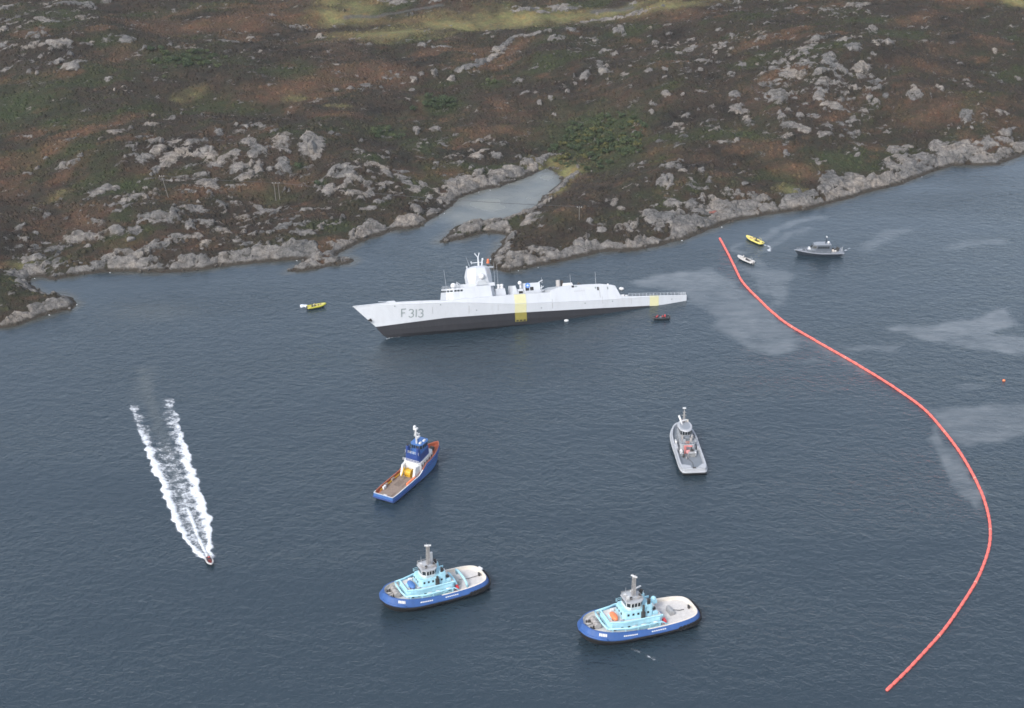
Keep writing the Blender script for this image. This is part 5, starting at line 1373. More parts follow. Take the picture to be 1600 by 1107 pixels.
    if not variant:
        m = MB(); m.tube([(-H * .93, -Bm * .35, btop(-H) + .1), (-H * .955, -Bm * .15, btop(-H) + .1)], .5, 9); m.build('stern_roller', M['white'], t, True)
    return t
escort_tug((595, 935), (759, 891), 'light blue tug with blue cover on its foredeck and two curved arches aft', 0)
escort_tug((905, 983), (1088, 942), 'light blue tug with orange rescue boat before its wheelhouse and clear aft deck', 1)

# ------------------------------------------------------------------ the blue anchor handling tug with the wooden deck
def anchor_handler():
    c, hd, L = place((686, 700), (597, 776), 2.6)
    t = empty('anchor_handling_tug', (c[0], c[1], 0), hd, 'blue and white tug with brown wooden aft deck and yellow winch', 'tugboat')
    H = L / 2; Bm = 5.0
    o = outline([(-H, 0), (-H, Bm * .80), (-H * .96, Bm * .95), (-H * .7, Bm), (-H * .2, Bm), (H * .3, Bm * .98), (H * .58, Bm * .84), (H * .8, Bm * .55), (H * .93, Bm * .26), (H, 0)], 4)
    deck = lambda x: 1.7 + 2.3 * float(sstep(-.02 * H, .16 * H, x)) + .8 * max(0, (x - .3 * H) / H)
    btop = lambda x: deck(x) + 1.15
    m = MB(); skin(m, [ring(o, 1.2, lambda x: -1.5, .92), ring(o, .4, lambda x: .25, .97), ring(o, 0, lambda x: deck(x)), ring(o, -.05, btop)], [1, 0, 0]); m.build('hull', [M['skyblue'], M['black']], t)
    n = len(o)
    m = MB(); a, b2, c2 = ring(o, -.05, btop), ring(o, .32, btop), ring(o, .36, deck)
    for i in range(n):
        x = o[i].x; j = (i + 1) % n
        cap = 1 if x < -H * .9 else (1 if -H * .9 <= x < H * .05 and o[i].y < 0 else 0)
        m.add([a[i], a[j], b2[j], b2[i]], [(0, 1, 2, 3)], cap); m.add([b2[i], b2[j], c2[j], c2[i]], [(0, 1, 2, 3)], 0)
    m.build('bulwark', [M['orangedeck'], M['white']], t)
    m = MB(); capdeck(m, ring(o, .3, deck)); m.build('deck', M['orangedeck'], t)
    m = MB(); g = ring(o, -.15, lambda x: deck(x) - .25); m.tube(g + [g[0]], .24, 7, caps=False); m.build('rubbing_fender', M['deepblue'], t)
    # wooden planks of the aft deck
    x0, x1 = -H * .93, -H * .10
    for i in range(8):
        y0 = -Bm * .72 + i * (Bm * 1.44 / 8); w = Bm * 1.44 / 8
        for k in range(4):
            xa, xb = x0 + (x1 - x0) * k / 4, x0 + (x1 - x0) * (k + 1) / 4
            m = MB(); m.box(((xa + xb) / 2, y0 + w / 2, 1.76 + rnd.uniform(0, .03)), (xb - xa - .08, w - .07, .12)); m.build('deck_plank', M['wood'] if rnd.random() < .65 else M['wood2'], t)
    m = MB(); m.tube([(-H * .97, -Bm * .6, 1.9), (-H * .97, Bm * .6, 1.9)], .42, 10); m.build('stern_roller', M['dark'], t)
    m = MB(); m.box((-H * .93, 0, 2.05), (.7, 1.5, .5)); m.box((-H * .965, Bm * .5, 2.2), (.4, 1.6, .5)); m.build('stern_gate', M['white'], t)
    for (xx, yy) in ((-.62, .78), (-.38, .78), (-.70, .72)):
        m = MB(); m.box((H * xx, Bm * yy, 2.3), (1.6, .8, 1.0)); m.build('deck_locker', M['wood'] if yy > .75 else M['white'], t, bevel=.06)
    m = MB(); m.tube([(-H * .8, Bm * .80, 2.1), (-H * .05, Bm * .80, 2.1)], .22, 6); m.build('cargo_rail', M['yellow'], t)
    m = MB(); m.box((-H * .28, -Bm * .74, 2.3), (5.0, .9, 1.0)); m.build('cargo_rail', M['orange'], t, bevel=.1)
    # forecastle house
    m = MB(); m.prism(rounded(0, H * .62, Bm * .86, .9, Bm * .60), 3.0, 6.3, top=(.99, .97)); hs = m.build('deckhouse', M['white'], t, bevel=.08)
    panes(m.last[0], 5, .45, .7, M['glass'], hs, .45); panes(m.last[4], 5, .45, .7, M['glass'], hs, .45)
    for sgn in (1, -1):
        m = MB(); m.prism([(-H * .16, sgn * Bm * .60 - .5), (H * .03, sgn * Bm * .66 - .6), (H * .03, sgn * Bm * .66 + .6), (-H * .16, sgn * Bm * .60 + .5)], 1.75, 5.6, top=(.75, .9), shift=(.7, 0)); m.build('side_casing', M['white'], t, bevel=.08)
    m = MB(); m.prism(rounded(H * .02, H * .50, Bm * .72, .8, Bm * .55), 6.3, 8.9, top=(.97, .96)); up = m.build('upper_house', M['deepblue'], t, bevel=.06)
    m = MB(); m.prism(rounded(H * .05, H * .48, Bm * .64, .8, Bm * .50), 8.9, 9.0); m.build('upper_deck', M['skyblue'], t)
    m = MB(); m.prism(rounded(H * .18, H * .46, Bm * .54, .9), 9.0, 11.4, top=(1.04, 1.04)); wh = m.build('wheelhouse', M['skyblue'], t)
    for k, nn in ((0, 3), (1, 1), (2, 4), (3, 1), (4, 3), (5, 1), (6, 4), (7, 1)): panes(m.last[k], nn, .38, .9, M['glass'], wh, .18)
    m = MB(); m.prism(rounded(H * .16, H * .475, Bm * .57, .9), 11.4, 11.6); m.box((H * .3, 1.2, 11.8), (1.4, 1.0, .5)); m.build('wheelhouse_roof', M['skyblue'], wh)
    for xx, yy, ss in ((.42, .4, 1.3), (.36, -.35, 1.1), (.24, -.3, 1.0)):
        m = MB(); m.box((H * xx, Bm * yy, 11.85), (ss, ss * .8, .5)); m.build('roof_box', M['white'], t, bevel=.05)
    for sgn in (1, -1):
        m = MB(); m.prism(rounded(H * .03, H * .13, .7, .3), 9.0, 11.4, top=(.85, .85)); m.v = [(x, y + sgn * Bm * .5, z) for x, y, z in m.v]; fu = m.build('funnel', M['deepblue'], t)
        m = MB(); m.cyl((H * .08, sgn * Bm * .5, 11.35), .3, .7, 8); m.build('exhaust_pipe', M['soot'], fu)
    m = MB(); m.rail([(H * .04, Bm * .66, 8.95), (H * .04, -Bm * .66, 8.95)], 1, .05, 1.3); m.rail([(H * .0, Bm * .8, 6.3), (H * .0, -Bm * .8, 6.3)], 1, .06, 1.3); m.build('railing', M['white'], t)
    m = MB(); m.tube([(H * .22, 0, 11.6), (H * .20, 0, 17.2)], .38, 9, 0, .26); m.tube([(H * .21, -1.1, 14.4), (H * .21, 1.1, 14.4)], .12, 6); m.tube([(H * .21, -.9, 15.8), (H * .21, .9, 15.8)], .12, 6); m.tube([(H * .25, 0, 13.0), (H * .31, -.6, 13.9)], .2, 6); mast = m.build('mast', M['white'], t)
    m = MB(); m.box((H * .20, 0, 17.3), (1.2, 1.6, .6)); m.ball((H * .20, .5, 17.9), .62, 10); m.box((H * .24, 0, 15.0), (.4, 2.2, .35), rz=.5); m.build('radar_scanner', M['white'], mast)
    # yellow winch and crane foot
    m = MB(); m.tube([(-H * .09, -1.5, 3.1), (-H * .09, .9, 3.1)], 1.25, 14); m.tube([(-H * .09, -1.65, 3.1), (-H * .09, -1.45, 3.1)], 1.55, 14); m.tube([(-H * .09, .85, 3.1), (-H * .09, 1.05, 3.1)], 1.55, 14); m.box((-H * .09, -.2, 2.1), (1.6, 3.2, .7)); m.build('towing_winch', M['yellow'], t)
    m = MB(); m.tube([(-H * .07, 2.0, 1.9), (-H * .10, 2.0, 4.6), (-H * .28, 1.0, 3.2)], .26, 7); m.build('deck_crane', M['yellow'], t)
    m = MB(); m.tube([(H * .78, -.8, deck(H * .78) + .6), (H * .78, .8, deck(H * .78) + .6)], .5, 10); m.box((H * .74, 0, deck(H * .74) + .4), (1, 2, .7)); m.build('anchor_winch', M['dark'], t)
    t.scale = (.97, .76, .96)
    return t
anchor_handler()

# ------------------------------------------------------------------ the grey naval tug
def naval_tug():
    c, hd, L = place((1061, 664), (1086, 738), 2.0)
    t = empty('naval_tug', (c[0], c[1], 0), hd, 'light grey naval tug seen from astern with bare grey aft deck', 'tugboat')
    H = L / 2; Bm = 5.7
    o = outline([(-H, 0), (-H, Bm * .72), (-H * .95, Bm * .9), (-H * .75, Bm), (-H * .2, Bm), (H * .3, Bm), (H * .6, Bm * .9), (H * .82, Bm * .66), (H * .95, Bm * .34), (H, 0)], 5)
    deck = lambda x: 1.7 + .9 * max(0, (x - .1 * H) / H); btop = lambda x: deck(x) + 1.15
    m = MB(); skin(m, [ring(o, 1.2, lambda x: -1.5, .93), ring(o, .5, lambda x: .3, .97), ring(o, 0, lambda x: deck(x) - .2), ring(o, .1, btop)], [1, 0, 0]); m.build('hull', [M['lightgrey'], M['black']], t)
    m = MB(); skin(m, [ring(o, .1, btop), ring(o, .75, lambda x: btop(x) + .02), ring(o, .95, deck)]); m.build('bulwark', M['lightgrey'], t)
    m = MB(); capdeck(m, ring(o, .8, deck)); m.build('deck', M['midgrey'], t)
    m = MB(); g = ring(o, -.16, lambda x: deck(x) - .1); m.tube(g + [g[0]], .3, 8, caps=False); m.build('rubbing_fender', M['lightgrey'], t, True)
    m = MB(); g = ring(o, -.14, lambda x: deck(x) - .75); m.tube(g + [g[0]], .16, 6, caps=False); m.build('lower_fender', M['rubber'], t, True)
    m = MB(); m.box((-H * .965, 0, 2.35), (.9, 1.5, 1.2)); m.build('stern_fairlead', M['dark'], t, bevel=.05)
    for sgn in (1, -1):
        m = MB(); m.prism([(-H * .93, sgn * 3.1 - 1.9), (-H * .86, sgn * 3.1 - 1.9), (-H * .80, sgn * 4.4 - .6), (-H * .80, sgn * 4.4 + .5), (-H * .93, sgn * 3.1 + 1.6)], 1.72, 2.8); m.build('stern_platform', M['lightgrey'], t, bevel=.06)
    m = MB(); m.prism(rounded(-H * .16, H * .62, Bm * .62, .8, Bm * .48), 1.7, 4.6, top=(.98, .95)); hs = m.build('deckhouse', M['shipgrey'], t, bevel=.06)
    panes(m.last[0], 5, .4, .65, M['glass'], hs, .5); panes(m.last[4], 5, .4, .65, M['glass'], hs, .5); panes(m.last[6], 2, .05, .68, M['dark'], hs, .6, 'door')
    m = MB(); m.prism(rounded(-H * .14, H * .6, Bm * .56, .8, Bm * .43), 4.6, 4.68); m.build('house_roof_deck', M['midgrey'], t)
    m = MB(); m.prism(rounded(H * .16, H * .56, Bm * .44, .8), 4.68, 7.2, top=(1.03, 1.03)); wh = m.build('wheelhouse', M['shipgrey'], t)
    for k, nn in ((0, 3), (1, 1), (2, 4), (3, 1), (4, 3), (5, 1), (6, 3), (7, 1)): panes(m.last[k], nn, .35, .88, M['glass'], wh, .18)
    m = MB(); a = [(H * .36 + H * .27 * math.cos(q), Bm * .56 * math.sin(q)) for q in [2 * math.pi * i / 28 for i in range(28)]]; m.prism(a, 7.2, 7.5, top=(.94, .94)); m.build('wheelhouse_roof', M['lightgrey'], wh)
    m = MB(); m.prism([(x * .7 + H * .36 * .3, y * .7) for x, y in a], 7.5, 7.56); m.build('roof_mat', M['patroldeck'], wh)
    m = MB(); m.tube([(H * .5, 0, 7.4), (H * .52, 0, 12.6)], .22, 8, 0, .12); m.tube([(H * .5, -1, 10.2), (H * .5, 1, 10.2)], .08, 5); m.tube([(H * .5, -.8, 11.3), (H * .5, .8, 11.3)], .07, 5)
    m.tube([(H * .5, .6, 7.4), (H * .51, .15, 11.4)], .09, 6); m.tube([(H * .5, -.6, 7.4), (H * .51, -.15, 11.4)], .09, 6); mast = m.build('mast', M['mastgrey'], t)
    m = MB(); m.box((H * .52, 0, 12.7), (.5, 1.4, .3)); m.box((H * .46, 0, 8.6), (.4, 2.3, .3), rz=.3); m.build('radar_scanner', M['white'], mast)
    m = MB(); m.tube([(H * .40, .9, 7.4), (H * .50, 2.4, 10.2)], .42, 9); m.build('tilted_funnel', M['white'], t, True)
    for yy in (-1.7, -.8, .6):
        m = MB(); m.box((H * .52, yy, 7.9), (.6, .6, .7)); m.build('roof_light', M['creamcap'] if yy < 0 else M['orangedeck'], t, bevel=.05)
    for sgn in (1, -1):
        m = MB(); m.cyl((H * .02, sgn * 2.1, 4.6), .48, 1.9, 10); m.build('exhaust_pipe', M['mastgrey'], t)
        m = MB(); m.box((-H * .02, sgn * Bm * .80, 2.5), (3.2, .9, 1.4)); m.build('side_locker', M['lightgrey'], t, bevel=.06)
        m = MB(); m.tube([(H * .1, sgn * Bm * .76, 3.2), (H * .22, sgn * Bm * .76, 3.2)], .42, 9); m.build('life_raft', M['white'], t, True)
    m = MB(); m.rail([(-H * .13, Bm * .54, 4.66), (-H * .13, -Bm * .54, 4.66)], 1, .06, 1.2); m.rail([(H * .6, Bm * .4, 4.66), (-H * .13, Bm * .54, 4.66)], 1, .05, 1.5); m.rail([(H * .6, -Bm * .4, 4.66), (-H * .13, -Bm * .54, 4.66)], 1, .05, 1.5); m.build('railing', M['lightgrey'], t)
    m = MB(); m.tube([(-H * .22, 1.6, 1.8), (-H * .22, 1.6, 4.6), (-H * .30, -1.2, 5.1)], .28, 8); m.box((-H * .22, 1.6, 4.0), (1.0, .9, 1.1)); m.build('deck_crane', mat('faded_red_paint', (.50, .17, .16), .6), t)
    for (xx, yy, dx, dy, dz, mm) in ((-.20, -1.6, 1.2, 1.0, 1.2, 'dark'), (-.22, -3.0, 1.6, 1.0, 1.0, 'shipgrey'), (-.20, 3.2, 1.4, 1.1, 1.3, 'white'), (-.36, 2.6, 1.0, .9, .8, 'dark'), (-.30, 2.9, .8, .7, 1.0, 'shipgrey'), (-.44, 1.6, .9, .6, .6, 'steel')):
        m = MB(); m.box((H * xx, yy, 1.72 + dz / 2), (dx, dy, dz), rz=rnd.uniform(-.3, .3)); m.build('deck_gear', M[mm], t, bevel=.08)
    for (xx, yy, dx, dy, dz, mm) in ((.06, 0, 1.6, 2.0, 1.1, 'midgrey'), (-.05, 1.5, 1.0, 1.2, .9, 'shipgrey'), (-.04, -1.4, 1.2, .9, 1.2, 'mastgrey'), (-.10, .2, .7, 1.6, .6, 'orangedeck')):
        m = MB(); m.box((H * xx, yy, 4.68 + dz / 2), (dx, dy, dz)); m.build('deck_box', M[mm], t, bevel=.06)
    m = MB(); m.tube([(-H * .36, 1.2, 1.85), (-H * .5, .6, 1.8), (-H * .62, -.4, 1.8), (-H * .9, -.1, 1.9)], .08, 5); m.build('tow_rope', M['dark'], t)
    m = MB(); m.box((-H * .24, .3, 2.6), (1.3, 1.6, .9)); m.build('rescue_gear', mat('pale_red_paint', (.66, .30, .30), .6), t, bevel=.15)
    m = MB(); m.tube([(-H * .33, -2.1, 2.7), (-H * .33, .4, 2.7)], .62, 12); m.box((-H * .33, -.8, 2.1), (1.3, 2.9, .7)); m.tube([(-H * .40, -2.2, 1.8), (-H * .40, -2.2, 3.4), (-H * .40, .6, 3.4), (-H * .40, .6, 1.8)], .2, 7); m.build('towing_winch', M['steel'], t)
    m = MB(); m.box((-H * .32, -2.6, 2.4), (.8, .8, 1.2)); m.build('winch_control', M['white'], t, bevel=.05)
    t.scale = (.95, .76, 1)
    return t
naval_tug()

# ------------------------------------------------------------------ the grey patrol boat
def patrol_boat():
    c, hd, L = place((1241, 393), (1317, 392), 1.6)
    t = empty('patrol_boat', (c[0], c[1], 0), hd, 'slate grey patrol boat with dark cabin windows, right of the boom', 'patrol boat')
    H = L / 2; Bm = 3.0
    o = outline([(-H, 0), (-H, Bm * .86), (-H * .9, Bm * .96), (-H * .4, Bm), (H * .1, Bm * .97), (H * .45, Bm * .74), (H * .72, Bm * .42), (H * .9, Bm * .14), (H, 0)], 5)
    deck = lambda x: 1.5 + .75 * max(0, (x + .2 * H) / H) ** 1.2
    m = MB(); skin(m, [ring(o, 1.0, lambda x: -.9, .80), ring(o, .5, lambda x: .1, .88), ring(o, .12, lambda x: deck(x) - .35, .985), ring(o, 0, deck)]); m.build('hull', M['patrolgrey'], t)
    m = MB(); capdeck(m, ring(o, 0, lambda x: deck(x) + .005)); m.build('deck', M['patroldeck'], t)
    m = MB(); g = ring(o, -.03, lambda x: deck(x) - .12); m.tube(g + [g[0]], .12, 6, caps=False); m.build('rubbing_strake', M['patroldeck'], t)
    m = MB(); m.prism([(-H * .50, -2.15), (H * .30, -2.0), (H * .52, -1.0), (H * .52, 1.0), (H * .30, 2.0), (-H * .50, 2.15)], 1.45, 2.75, top=(.95, .92)); m.build('deckhouse', M['patrolhouse'], t, bevel=.06)
    m = MB(); m.prism([(-H * .49, -1.95), (H * .28, -1.8), (H * .50, -.9), (H * .50, .9), (H * .28, 1.8), (-H * .49, 1.95)], 2.74, 2.82); m.build('house_roof_deck', M['patroldeck'], t)
    m = MB(); m.prism([(-H * .47, -1.95), (H * .16, -1.85), (H * .38, -1.0), (H * .38, 1.0), (H * .16, 1.85), (-H * .47, 1.95)], 2.75, 4.9, top=(.78, .94), shift=(-.7, 0)); f = m.last; wh = m.build('wheelhouse', M['patrolhouse'], t)
    panes(f[0], 5, .30, .70, M['glass'], wh, .1, s0=.1, s1=.95); panes(f[4], 5, .30, .70, M['glass'], wh, .1, s0=.05, s1=.9); panes(f[1], 1, .3, .76, M['glass'], wh); panes(f[2], 3, .3, .76, M['glass'], wh); panes(f[3], 1, .3, .76, M['glass'], wh)
    m = MB(); m.prism([(-H * .47, -2.0), (H * .06, -1.9), (H * .22, -1.0), (H * .22, 1.0), (H * .06, 1.9), (-H * .47, 2.0)], 4.9, 5.04); m.build('wheelhouse_roof', M['patroldeck'], wh)
    m = MB(); m.tube([(-H * .26, 0, 4.8), (-H * .29, 0, 7.9)], .2, 7, 0, .12); m.tube([(-H * .28, -1, 6.9), (-H * .28, 1, 6.9)], .09, 6); m.box((-H * .28, 0, 6.1), (.5, .5, .9)); mast = m.build('mast', M['patrolgrey'], t)
    m = MB(); m.box((-H * .29, 0, 8.0), (.4, 1.3, .32)); m.build('radar_scanner', M['white'], mast)
    m = MB(); m.ball((-H * .37, .5, 5.65), .55, 10); m.cyl((-H * .37, .5, 4.85), .2, .5, 8); m.build('satcom_dome', M['white'], t, True)
    for (xx, yy) in ((.40, .7), (.36, -.8)):
        m = MB(); m.box((H * xx, yy, 2.95), (1.1, .8, .55)); m.build('deck_box', M['white'], t, bevel=.08)
    m = MB(); m.box((H * .62, .1, 2.3), (1.0, .9, .35)); m.build('deck_hatch', M['patrolgrey'], t, bevel=.05)
    m = MB(); m.rail([(H * .9, .25, deck(H * .9)), (H * .45, 1.9, deck(H * .45)), (-H * .1, 2.5, deck(0))], .8, .04, 1.4); m.rail([(H * .9, -.25, deck(H * .9)), (H * .45, -1.9, deck(H * .45)), (-H * .1, -2.5, deck(0))], .8, .04, 1.4); m.build('railing', M['patroldeck'], t)
    m = MB(); m.rail([(-H * .96, 2.2, 1.5), (-H * .96, -2.2, 1.5)], .9, .05, 1.0); m.rail([(-H * .96, 2.2, 1.5), (-H * .3, 2.5, 1.5)], .9, .05, 1.2); m.build('stern_railing', M['patroldeck'], t)
    for (xx, yy, sz, mm) in ((-.57, .8, (.9, 1.0, .9), 'creamcap'), (-.60, -.6, (.8, .9, 1.2), 'dark'), (-.67, .9, (.8, .8, .7), 'suit_pale'), (-.68, -1.0, (1.0, .8, .5), 'dark')):
        m = MB(); m.box((H * xx, yy, 1.5 + sz[2] / 2), sz); m.build('deck_gear', M[mm], t, bevel=.1)
    m = MB(); m.box((-H * .76, 0, 2.2), (1.2, 1.5, 1.2)); m.tube([(-H * .76, 0, 2.8), (-H * .76, 0, 3.4)], .35, 8); m.box((-H * .8, .7, 2.9), (.9, .4, .7)); m.build('stern_winch', M['dark'], t)
    m = MB(); m.tube([(-H * .93, .4, 1.6), (-H * .98, .4, 3.6)], .06, 5); m.build('stern_flagpole', M['white'], t)
    return t
patrol_boat()

# ------------------------------------------------------------------ people
def person_mesh(seated):
    bm = bmesh.new()
    if seated:
        J = {'pelvis': (0, 0, .12, .15), 'belly': (.02, 0, .34, .15), 'chest': (.03, 0, .55, .17), 'neck': (.05, 0, .70, .065), 'head': (.07, 0, .84, .105), 'top': (.06, 0, .93, .08)}
        limbs = [[('chest',), (.03, s * .19, .58, .085), (.16, s * .24, .36, .062), (.36, s * .16, .33, .05), (.44, s * .14, .34, .045)] for s in (1, -1)] + \
                [[('pelvis',), (.08, s * .11, .10, .11), (.44, s * .14, .15, .085), (.52, s * .14, -.22, .06), (.66, s * .14, -.27, .05)] for s in (1, -1)]
    else:
        J = {'pelvis': (0, 0, .92, .15), 'belly': (.02, 0, 1.12, .145), 'chest': (.03, 0, 1.34, .17), 'neck': (.04, 0, 1.50, .065), 'head': (.06, 0, 1.64, .105), 'top': (.05, 0, 1.74, .08)}
        limbs = [[('chest',), (.03, s * .2, 1.38, .085), (.06, s * .27, 1.08, .062), (.22, s * .25, .90, .05), (.29, s * .23, .88, .045)] for s in (1, -1)] + \
                [[('pelvis',), (0, s * .11, .84, .11), (.03, s * .13, .48, .08), (0, s * .14, .10, .058), (.14, s * .15, .05, .05)] for s in (1, -1)]
    V = {}; rad = []
    lay = bm.verts.layers.skin.verify()
    def nv(p):
        v = bm.verts.new(p[:3]); v[lay].radius = (p[3], p[3]); return v
    for k, p in J.items(): V[k] = nv(p)
    V['pelvis'][lay].use_root = True
    ks = list(J)
    for a, b in zip(ks[:-1], ks[1:]): bm.edges.new((V[a], V[b]))
    for l in limbs:
        prev = V[l[0][0]]
        for p in l[1:]:
            v = nv(p); bm.edges.new((prev, v)); prev = v
    me = bpy.data.meshes.new('person_frame'); bm.to_mesh(me); bm.free()
    o = bpy.data.objects.new('person_frame', me); COL.objects.link(o)
    o.modifiers.new('skin', 'SKIN'); sub = o.modifiers.new('sub', 'SUBSURF'); sub.levels = sub.render_levels = 1
    dg = bpy.context.evaluated_depsgraph_get(); dg.update()
    out = bpy.data.meshes.new_from_object(o.evaluated_get(dg))
    bpy.data.objects.remove(o); bpy.data.meshes.remove(me)
    out.materials.clear()
    zn = J['neck'][2] + .03
    hands = [l[-1][:3] for l in limbs[:2]]
    idx = []
    for p in out.polygons:
        c = p.center
        if c.z > zn: idx.append(2 if (c.z > zn + .16 or c.x < J['head'][0] - .03) else 1)
        elif min((Vector(h) - c).length for h in hands) < .07: idx.append(1)
        else: idx.append(0)
    for k in range(3): out.materials.append(M[('suit_red', 'skin', 'hair')[k]])
    out.polygons.foreach_set('material_index', idx)
    out.polygons.foreach_set('use_smooth', [True] * len(idx))
    return out
PM = {True: person_mesh(True), False: person_mesh(False)}
_suits = {}
def person(boat, lx, ly, lz, face, suit, seated, label, group=None):
    key = (suit, seated)
    if key not in _suits:
        me = PM[seated].copy(); me.materials[0] = M[suit]; _suits[key] = me
    o = bpy.data.objects.new('person', _suits[key])
    COL.objects.link(o)
    a = boat.rotation_euler.z
    o.location = (boat.location.x + lx * math.cos(a) - ly * math.sin(a), boat.location.y + lx * math.sin(a) + ly * math.cos(a), boat.location.z + lz)
    o.rotation_euler = (0, 0, a + face)
    o.scale = (1.04, 1.04, 1.04)
    return tag(o, label, 'person', group)

# ------------------------------------------------------------------ inflatable and small open boats
def rib(name, bow, stern, label, cat, tube, deckm, beam=2.6, r=.32, h=.9, console=True, aframe=False, foredeck=False, engines=2, group=None, dark_hull='ribblack', rounded_stern=False):
    c, hd, L = place(bow, stern, h)
    b = empty(name, (c[0], c[1], 0), hd, label, cat, group)
    H = L / 2; w = beam / 2 - r
    zt = .72
    half = catmull([(-H, w, zt), (-H * .4, w * 1.02, zt), (H * .25, w * .96, zt + .06), (H * .62, w * .66, zt + .18), (H * .86, w * .24, zt + .30), (H * .93, 0, zt + .34)], 4)
    pts = half + [Vector((p.x, -p.y, p.z)) for p in half[:-1][::-1]]
    rr = [r * (.72 if i in (0, len(pts) - 1) else 1) for i in range(len(pts))]
    m = MB(); m.tube(pts, rr, 10); m.build('buoyancy_tube', M[tube], b, True)
    m = MB()
    o = outline([(-H * .97, 0), (-H * .97, w * .95), (-H * .3, w), (H * .3, w * .88), (H * .65, w * .55), (H * .85, w * .2), (H * .9, 0)], 3)
    skin(m, [ring(o, w * .75, lambda x: -.3 + .25 * max(0, x / H), .9), ring(o, .25, lambda x: .15 + .25 * max(0, x / H), .97), ring(o, 0, lambda x: .55 + .2 * max(0, x / H))]); m.build('hull', M[dark_hull], b)
    m = MB(); capdeck(m, ring(o, -.05, lambda x: .56 + .1 * max(0, x / H))); m.build('deck', M[deckm], b)
    if foredeck:
        of = outline([(H * .30, 0), (H * .30, w * .85), (H * .6, w * .62), (H * .84, w * .2), (H * .90, 0)], 3)
        m = MB(); skin(m, [ring(of, 0, lambda x: .55), ring(of, 0, lambda x: 1.05 + .1 * x / H)]); capdeck(m, ring(of, 0, lambda x: 1.06 + .1 * x / H)); m.build('foredeck', M[deckm], b)
        m = MB(); m.box((H * .42, .1, 1.13), (.6, .6, .1)); m.build('deck_hatch', M['orangedeck'] if tube == 'ribyellow' else M['dark'], b)
    if console:
        m = MB(); m.box((H * .02, 0, 1.0), (.8, .9, .95), taper=.8); cs = m.build('console', M[deckm], b, bevel=.05)
        m = MB(); m.add([(H * .02 + .3, -.42, 1.45), (H * .02 + .3, .42, 1.45), (H * .02 + .08, .36, 1.95), (H * .02 + .08, -.36, 1.95)], [(0, 1, 2, 3)]); m.build('windscreen', M['glass'], cs)
        m = MB(); m.box((-H * .22, 0, .85), (.8, .8, .6)); m.build('seat', M['dark'], b, bevel=.06)
        m = MB(); m.box((-H * .46, 0, .82), (.5, 1.1, .55)); m.build('seat', M['dark'], b, bevel=.06)
    if aframe:
        m = MB(); m.tube([(-H * .70, w * .95, .8), (-H * .68, w * .8, 2.1), (-H * .68, -w * .8, 2.1), (-H * .70, -w * .95, .8)], .07, 6); m.tube([(-H * .68, 0, 2.1), (-H * .68, 0, 3.0)], .035, 5); m.build('equipment_arch', M['ribgrey'] if tube != 'ribyellow' else M['ribyellow'], b, True)
    if rounded_stern:
        m = MB(); m.tube([(-H * .92, w * .95, .72), (-H * 1.02, w * .5, .78), (-H * 1.04, 0, .8), (-H * 1.02, -w * .5, .78), (-H * .92, -w * .95, .72)], r * 1.05, 9); m.build('stern_tube', M[tube], b, True)
    for k in range(engines):
        y = 0 if engines == 1 else (k - .5) * .8
        m = MB(); m.box((-H - .12, y, 1.05), (.55, .42, .62), taper=.8); m.box((-H - .16, y, .45), (.22, .16, .9)); m.box((-H - .2, y, -.1), (.4, .3, .08)); m.build('outboard_engine', M['dark'] if tube != 'ribgrey' else M['ribgrey'], b, bevel=.06)
    return b
yr = rib('workboat', (1166, 369), (1191, 380), 'yellow open boat beyond the boom end, nearest the rocky shore', 'boat', 'ribyellow', 'ribdeck', beam=3.1, r=.38, foredeck=True, aframe=True, rounded_stern=True, engines=1)
person(yr, -1.7, .35, .55, 0, 'suit_dark', False, 'person in dark clothing standing in the yellow boat near the boom end')
gr = rib('inflatable_boat', (1152.5, 400), (1177, 410), 'light grey open boat just right of the boom, below the yellow boat', 'boat', 'ribgrey', 'suit_pale', beam=2.9, r=.36, engines=2, aframe=True)
person(gr, 1.3, -.3, .55, 0, 'suit_pale', False, 'person in a pale jacket standing near the bow of the light grey boat')
person(gr, -.95, .2, 1.1, 0, 'suit_dark', True, 'person in dark clothing seated amidships in the light grey boat')
lr = rib('inflatable_boat', (509.5, 475), (480, 480), 'olive yellow open boat with white wash at its stern, left of the frigate bow', 'boat', 'ribolive', 'ribdeck', beam=2.9, r=.36, foredeck=True, engines=1)
person(lr, -.9, .3, 1.1, 0, 'suit_yellow', True, 'person in yellow and black seated at the console of the olive boat')
person(lr, -2.0, -.3, .55, .4, 'suit_dark', False, 'person in dark clothing standing aft in the olive yellow boat')
person(lr, -1.3, -.55, .55, -.5, 'suit_pale', False, 'person in a pale jacket standing beside the console of the olive boat')
br = rib('inflatable_boat', (1018.5, 497), (1046, 495), 'black inflatable boat carrying people in red below the frigate stern', 'boat', 'ribblack', 'midgrey', beam=2.7, r=.36, engines=1)
m = MB(); m.box((br.location.x * 0 + 2.35, .55, .98), (.5, .4, .4)); m.build('white_box', M['white'], br, bevel=.06)
for k, (lx, ly, st, lb) in enumerate([(1.7, .45, True, 'person in red seated foremost in the black inflatable'), (1.0, -.45, True, 'person in red seated on the far side of the black inflatable, towards the bow'), (-.8, .1, True, 'person in red seated behind the console of the black inflatable'), (-1.65, .4, False, 'person in red standing aft on the near side of the black inflatable'), (-1.9, -.4, True, 'person in red seated aft on the far side of the black inflatable')]):
    person(br, lx, ly, .95 if st else .55, 0 if k < 3 else .5, 'suit_red', st, lb, 'people in red in the black inflatable')
sp = rib('speedboat', (330.5, 883.5), (324.5, 868), 'small speedboat with a pale rim and red interior racing ahead of its white wake', 'boat', 'ribgrey', 'darkred', beam=2.3, r=.26, engines=1, dark_hull='black')
sp.rotation_euler = (0, R(-3), sp.rotation_euler.z)
